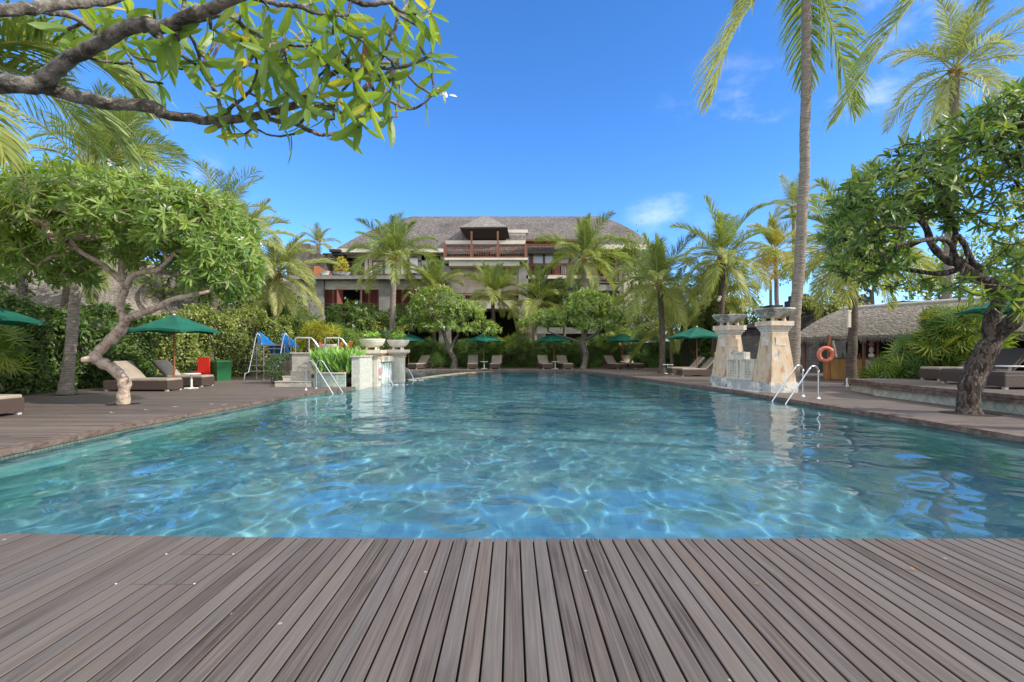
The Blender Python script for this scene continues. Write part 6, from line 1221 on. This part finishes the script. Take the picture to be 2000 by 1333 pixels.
# rhapis on the raised deck
bush('large rhapis palm bush with bright fan leaves on the raised deck', [(1880,660,16.0,1.3,.9,.95),(1820,690,16.3,1.1,.9,.7),(1858,630,16.6,.9,.8,.5),(1905,690,15.5,.9,.7,.8)], 620, 78, FAN, .52, 'rhapis', 'rhapis_palm', 'palm shrub', up=.35, rb=(.1,1), droop=.35, stems=12)
bush('low rhapis palm clump at the left corner of the raised deck', [(1755,718,16.6,.75,.6,.4),(1722,730,16.5,.45,.5,.22),(1785,722,16.2,.7,.5,.42)], 230, 79, FAN, .45, 'rhapis', 'rhapis_palm', 'palm shrub', up=.3, rb=(0,.8), droop=.3)
bush('rhapis clump at the left picture edge behind the lounger', [(-25,690,12.5,.75,.6,.85)], 90, 80, FAN, .5, 'rhapis', 'rhapis_palm', 'palm shrub', up=.5, rb=(.3,1))
# shrubs near the stairs
bush('bright yellow croton shrub behind the stairs', [(618,650,26,.75,.6,.6),(600,668,26,.6,.5,.5),(645,655,26.5,.6,.5,.5)], 150, 81, LN, .42, 'croton', rosette=11, up=.8, rb=(0,.7))
bush('dull green cordyline shrub right of the yellow croton', [(680,665,27,.9,.7,.6),(655,650,27.5,.6,.6,.5)], 140, 82, LN, .4, 'rhapis', rosette=10, up=.7, rb=(.2,.8))
bush('dark shrub mass between the slide and the yucca plants', [(575,660,29,1.2,.9,1.1),(545,640,30,1.3,1,1.2)], 900, 83, LH, .17, 'hedge', rb=(0,.7))
bush('grey green cycad fan shrub below the stone wall', [(595,635,31,1.1,.7,.8)], 70, 84, LN, .8, 'palm', rosette=7, up=1.2, rb=(0,.3))
bush('flowering shrub bank behind the cream bowls', [(745,665,29,1.6,.8,.7),(710,670,29.5,1.2,.8,.8)], 1100, 85, LH, .16, 'hedge', rb=(0,.8))
for i, (px_, py_, pb_, d_) in enumerate(((532, 600, 520, 29.5), (553, 617, 546, 29.2))):
    rt_ = thing('yucca', ['yucca with a round spiky head on a tall thin stem, left and taller of two', 'yucca with a round spiky head, right and shorter of two'][i], 'yucca', gb(pb_, d_)); b = MB(); q = P(px_, py_+8, d_); b.tube([gb(pb_, d_), (gb(pb_, d_)+q)/2+[.05, 0, 0], q], [.09,.07,.1], 8); b.build('trunk', M['palm_bark'], rt_, smooth=True)
    rg = np.random.RandomState(90+i); b = MB(); rosettes(b, np.array([q+np.array([0, 0, z_]) for z_ in (0, .1, .2, .3)]), np.array([[0, 0, 1.]]*4), rg, 70, .72, LN, (5, 115), droop=.1); b.build('crown', M['yucca'], rt_)
vn = bush('dark trailing vine spilling over the stair parapet beside the slide', [(545,705,19.3,.35,.5,.25),(535,722,19.1,.3,.45,.55),(560,698,19.6,.5,.4,.18),(545,740,19.0,.22,.3,.3)], 2300, 86, LC, .07, 'vine', 'hanging_vine', 'vine', up=-.5, droop=.9, rb=(0,.8))
MB_ = MB(); MB_.box(-8.75, -8.32, 19.3, 20.4, 0, 1.05); tag(MB_.build('vine_wall', M['rock']), 'dark low wall under the trailing vine left of the stairs', 'wall')
# background trees
def bgtree(label, base, clumps, seed, size, n_, mt='tree_bg', T=LH, rb=(0, 1)):
    rg = np.random.RandomState(seed); base = np.array(base, float); root = thing('broadleaf_tree', label, 'tree', base); sk_ = Skel(); c0 = P(*clumps[0][:3]); sk_.path([base-[0, 0, .1], base+(c0-base)*.4, base+(c0-base)*.75], [.2, .16, .12])
    tot = sum(c[3]*c[5] for c in clumps); tips = ell_tips([(*c, max(4, int(70*c[3]*c[5]/tot))) for c in clumps], rg, .4, -.5); sk_.grow(tips, rg, .016, .7, .1); mb = MB(); sk_.mesh(mb, 6); mb.build('trunk', M['bark_grey'], root, smooth=True)
    pts = ell_tips([(*c, max(10, int(n_*c[3]*c[5]/tot))) for c in clumps], rg, .3, -.7); cc = pts.mean(0); cl_i = rg.randint(0, len(tips), len(pts)); pull = rg.uniform(0, 1, len(pts)) < .6; pts[pull] = tips[cl_i[pull]]+rg.normal(0, size*1.6, (pull.sum(), 3))
    d = rg.normal(0, 1, pts.shape)+nrm(pts-cc)*.5; mb = MB(); scatter(mb, T, pts, d, nrm(pts-cc)+[0, 0, .6]+rg.normal(0, .4, pts.shape), size*rg.uniform(.6, 1.2, len(pts)), rg.uniform(rb[0], rb[1], len(pts))); mb.build('crown', M[mt], root); return root
bgtree('dense dark tree behind the left frangipani at the picture edge', (-19,20,0), [(40,420,20,3.2,2,1.8),(-60,480,20,2.6,2,2.4),(110,500,20,2.2,1.6,1.4)], 101, .26, 3600, 'hedge')
bgtree('leafy green tree behind the left hedge near the slim palms', (-14.5,25.5,0), [(420,520,25.5,1.7,1.4,1.6),(340,545,25,2.0,1.4,1.4),(440,590,26,1.6,1.2,1.2)], 102, .22, 3000)
bgtree('yellow green tree between the slim palms and the yucca plants', (-14.5,31,0), [(500,630,31,1.9,1.5,1.3),(560,600,33,1.4,1.2,.8)], 103, .2, 1800, 'tree_bg', rb=(.4,1))
bgtree('green tree to the right of the hotel roof', (10.3,41,0), [(1240,510,41,1.6,1.4,1.7),(1270,560,41,1.8,1.5,1.6),(1225,480,41,.9,1,1)], 104, .24, 2600, rb=(.3,1))
bgtree('dense green tree behind the low young palm', (13.5,38.5,0), [(1330,600,38.5,2.3,1.7,1.9),(1290,630,38,1.9,1.5,1.4),(1400,590,38,2.0,1.6,1.5)], 105, .24, 3600, 'tree_bg', rb=(0,.8))
bgtree('bright green tree above the farther right pedestal', (12.8,31,0), [(1370,615,31,1.3,1.1,.9),(1440,625,31,1.8,1.4,1.2),(1490,650,31,1.0,1,.9)], 106, .2, 2800, 'tree_bg', rb=(.3,1))
bgtree('olive shrubby tree between the black gate towers', (17.5,27.6,0), [(1610,592,27.6,1.1,.9,.55),(1650,600,27.8,.9,.8,.4)], 107, .16, 1300, 'tree_bg', rb=(.5,1))
bgtree('broad green tree behind the bar roof and right frangipani', (22,31,0), [(1700,520,31,2.6,1.8,1.5),(1640,540,31,1.8,1.4,1.1),(1780,540,31,2.2,1.6,1.3)], 108, .22, 3400, 'tree_bg', rb=(.2,1))
bgtree('tree behind the raised deck at the right picture edge', (22,21,0), [(2060,500,21,2.4,1.8,2.0),(1960,600,21,1.6,1.3,1.0),(2100,620,20,2.4,1.8,1.6)], 109, .22, 2800, 'hedge')
bgtree('thin distant tree with small dark tufts beyond the golden palm', (24.3,48,0), [(1505,510,48,1.5,1.2,.8),(1530,535,48,1.1,1,.8)], 110, .24, 700, 'tree_bg', rb=(0,.3))
bgtree('round tree filling the gap right of the hotel lower floor', (9.6,40,0), [(1235,640,40,1.7,1.3,1.2),(1215,600,40.5,1.0,1,1)], 111, .22, 1700, 'tree_bg', rb=(.3,1))
bgtree('tree line behind the hotel left wing and tan wall', (-17,37,0), [(545,600,37,2.4,1.5,1.6),(500,580,36,2.0,1.5,1.6)], 112, .24, 2000, 'hedge')
bgtree('dark tree right of the stone gate crest', (29,34,0), [(1850,560,34,2.8,2,1.8),(1900,500,35,2.4,1.8,1.6)], 113, .26, 2400, 'tree_bg')

# tree pits and litter on the decks
for q, r_ in ((g0, .34), (g1, .48), (G(1292,729), .3), (gb(1663,18.6), .3), (gb(128,14.4), .3)):
    b = MB(); b.lathe([(.001, .005), (r_, .004)], (q[0], q[1], 0), 24); b.build('tree_pit', M['dark'], kind='structure')
for i, (a, c, lab) in enumerate(((215,790,'white fallen blossom left of the twisted trunk base'),(284,802,'white fallen blossom right of the twisted trunk base'),(219,807,'tiny white fallen blossom in front of the twisted trunk'),(342,796,'small yellowish fallen blossom near the left pool edge'),(413,790,'white fallen blossom farthest along the left pool edge'),(438,793,'white fallen blossom on the left edge boards'))):
    q = G(a, c); rr = np.random.RandomState(i); b = MB(); scatter(b, LC, q+np.array([0, 0, .012])+rr.normal(0, .008, (5, 3)), np.array([[cos(k_*1.257), sin(k_*1.257), .25] for k_ in range(5)]), np.array([[0, 0, 1.]]*5), .055, .5); tag(b.build('fallen_blossom', M['petal']), lab, 'blossom', 'fallen blossoms on the left deck')
for i, (a, c, lab) in enumerate(((1475,1143,'curled brown leaf on the near deck right of centre'),(1789,1117,'small brown leaf on the near deck toward the right'),(924,1066,'tiny reddish leaf at the near pool edge'),(459,1099,'small dark leaf on the near deck at left'))):
    q = G(a, c); b = MB(); rr = np.random.RandomState(i+5); scatter(b, leafT(4,.5,.5,-.4), q[None]+[[0, 0, .004]], np.array([[cos(i*2.), sin(i*2.), .1]]), np.array([[0, 0, 1.]]), .03 if i < 2 else .018, .5); tag(b.build('fallen_leaf', M['husk']), lab, 'leaf', 'fallen leaves on the near deck')

for i, (sx2, sy2) in enumerate(((-2.12, 3.14), (-1.71, 3.14), (-2.12, 2.74), (-1.70, 2.74))):
    b = MB(); b.lathe([(.001, .003), (.005, .0025), (.006, 0)], (sx2, sy2, .001), 10); tag(b.build('deck_screw', M['foot']), ['pale deck screw at the far left corner of the small hatch', 'pale deck screw at the far right corner of the small hatch', 'pale deck screw at the near left corner of the small hatch', 'pale deck screw at the near right corner of the small hatch'][i], 'screw', 'screws around the deck hatch')
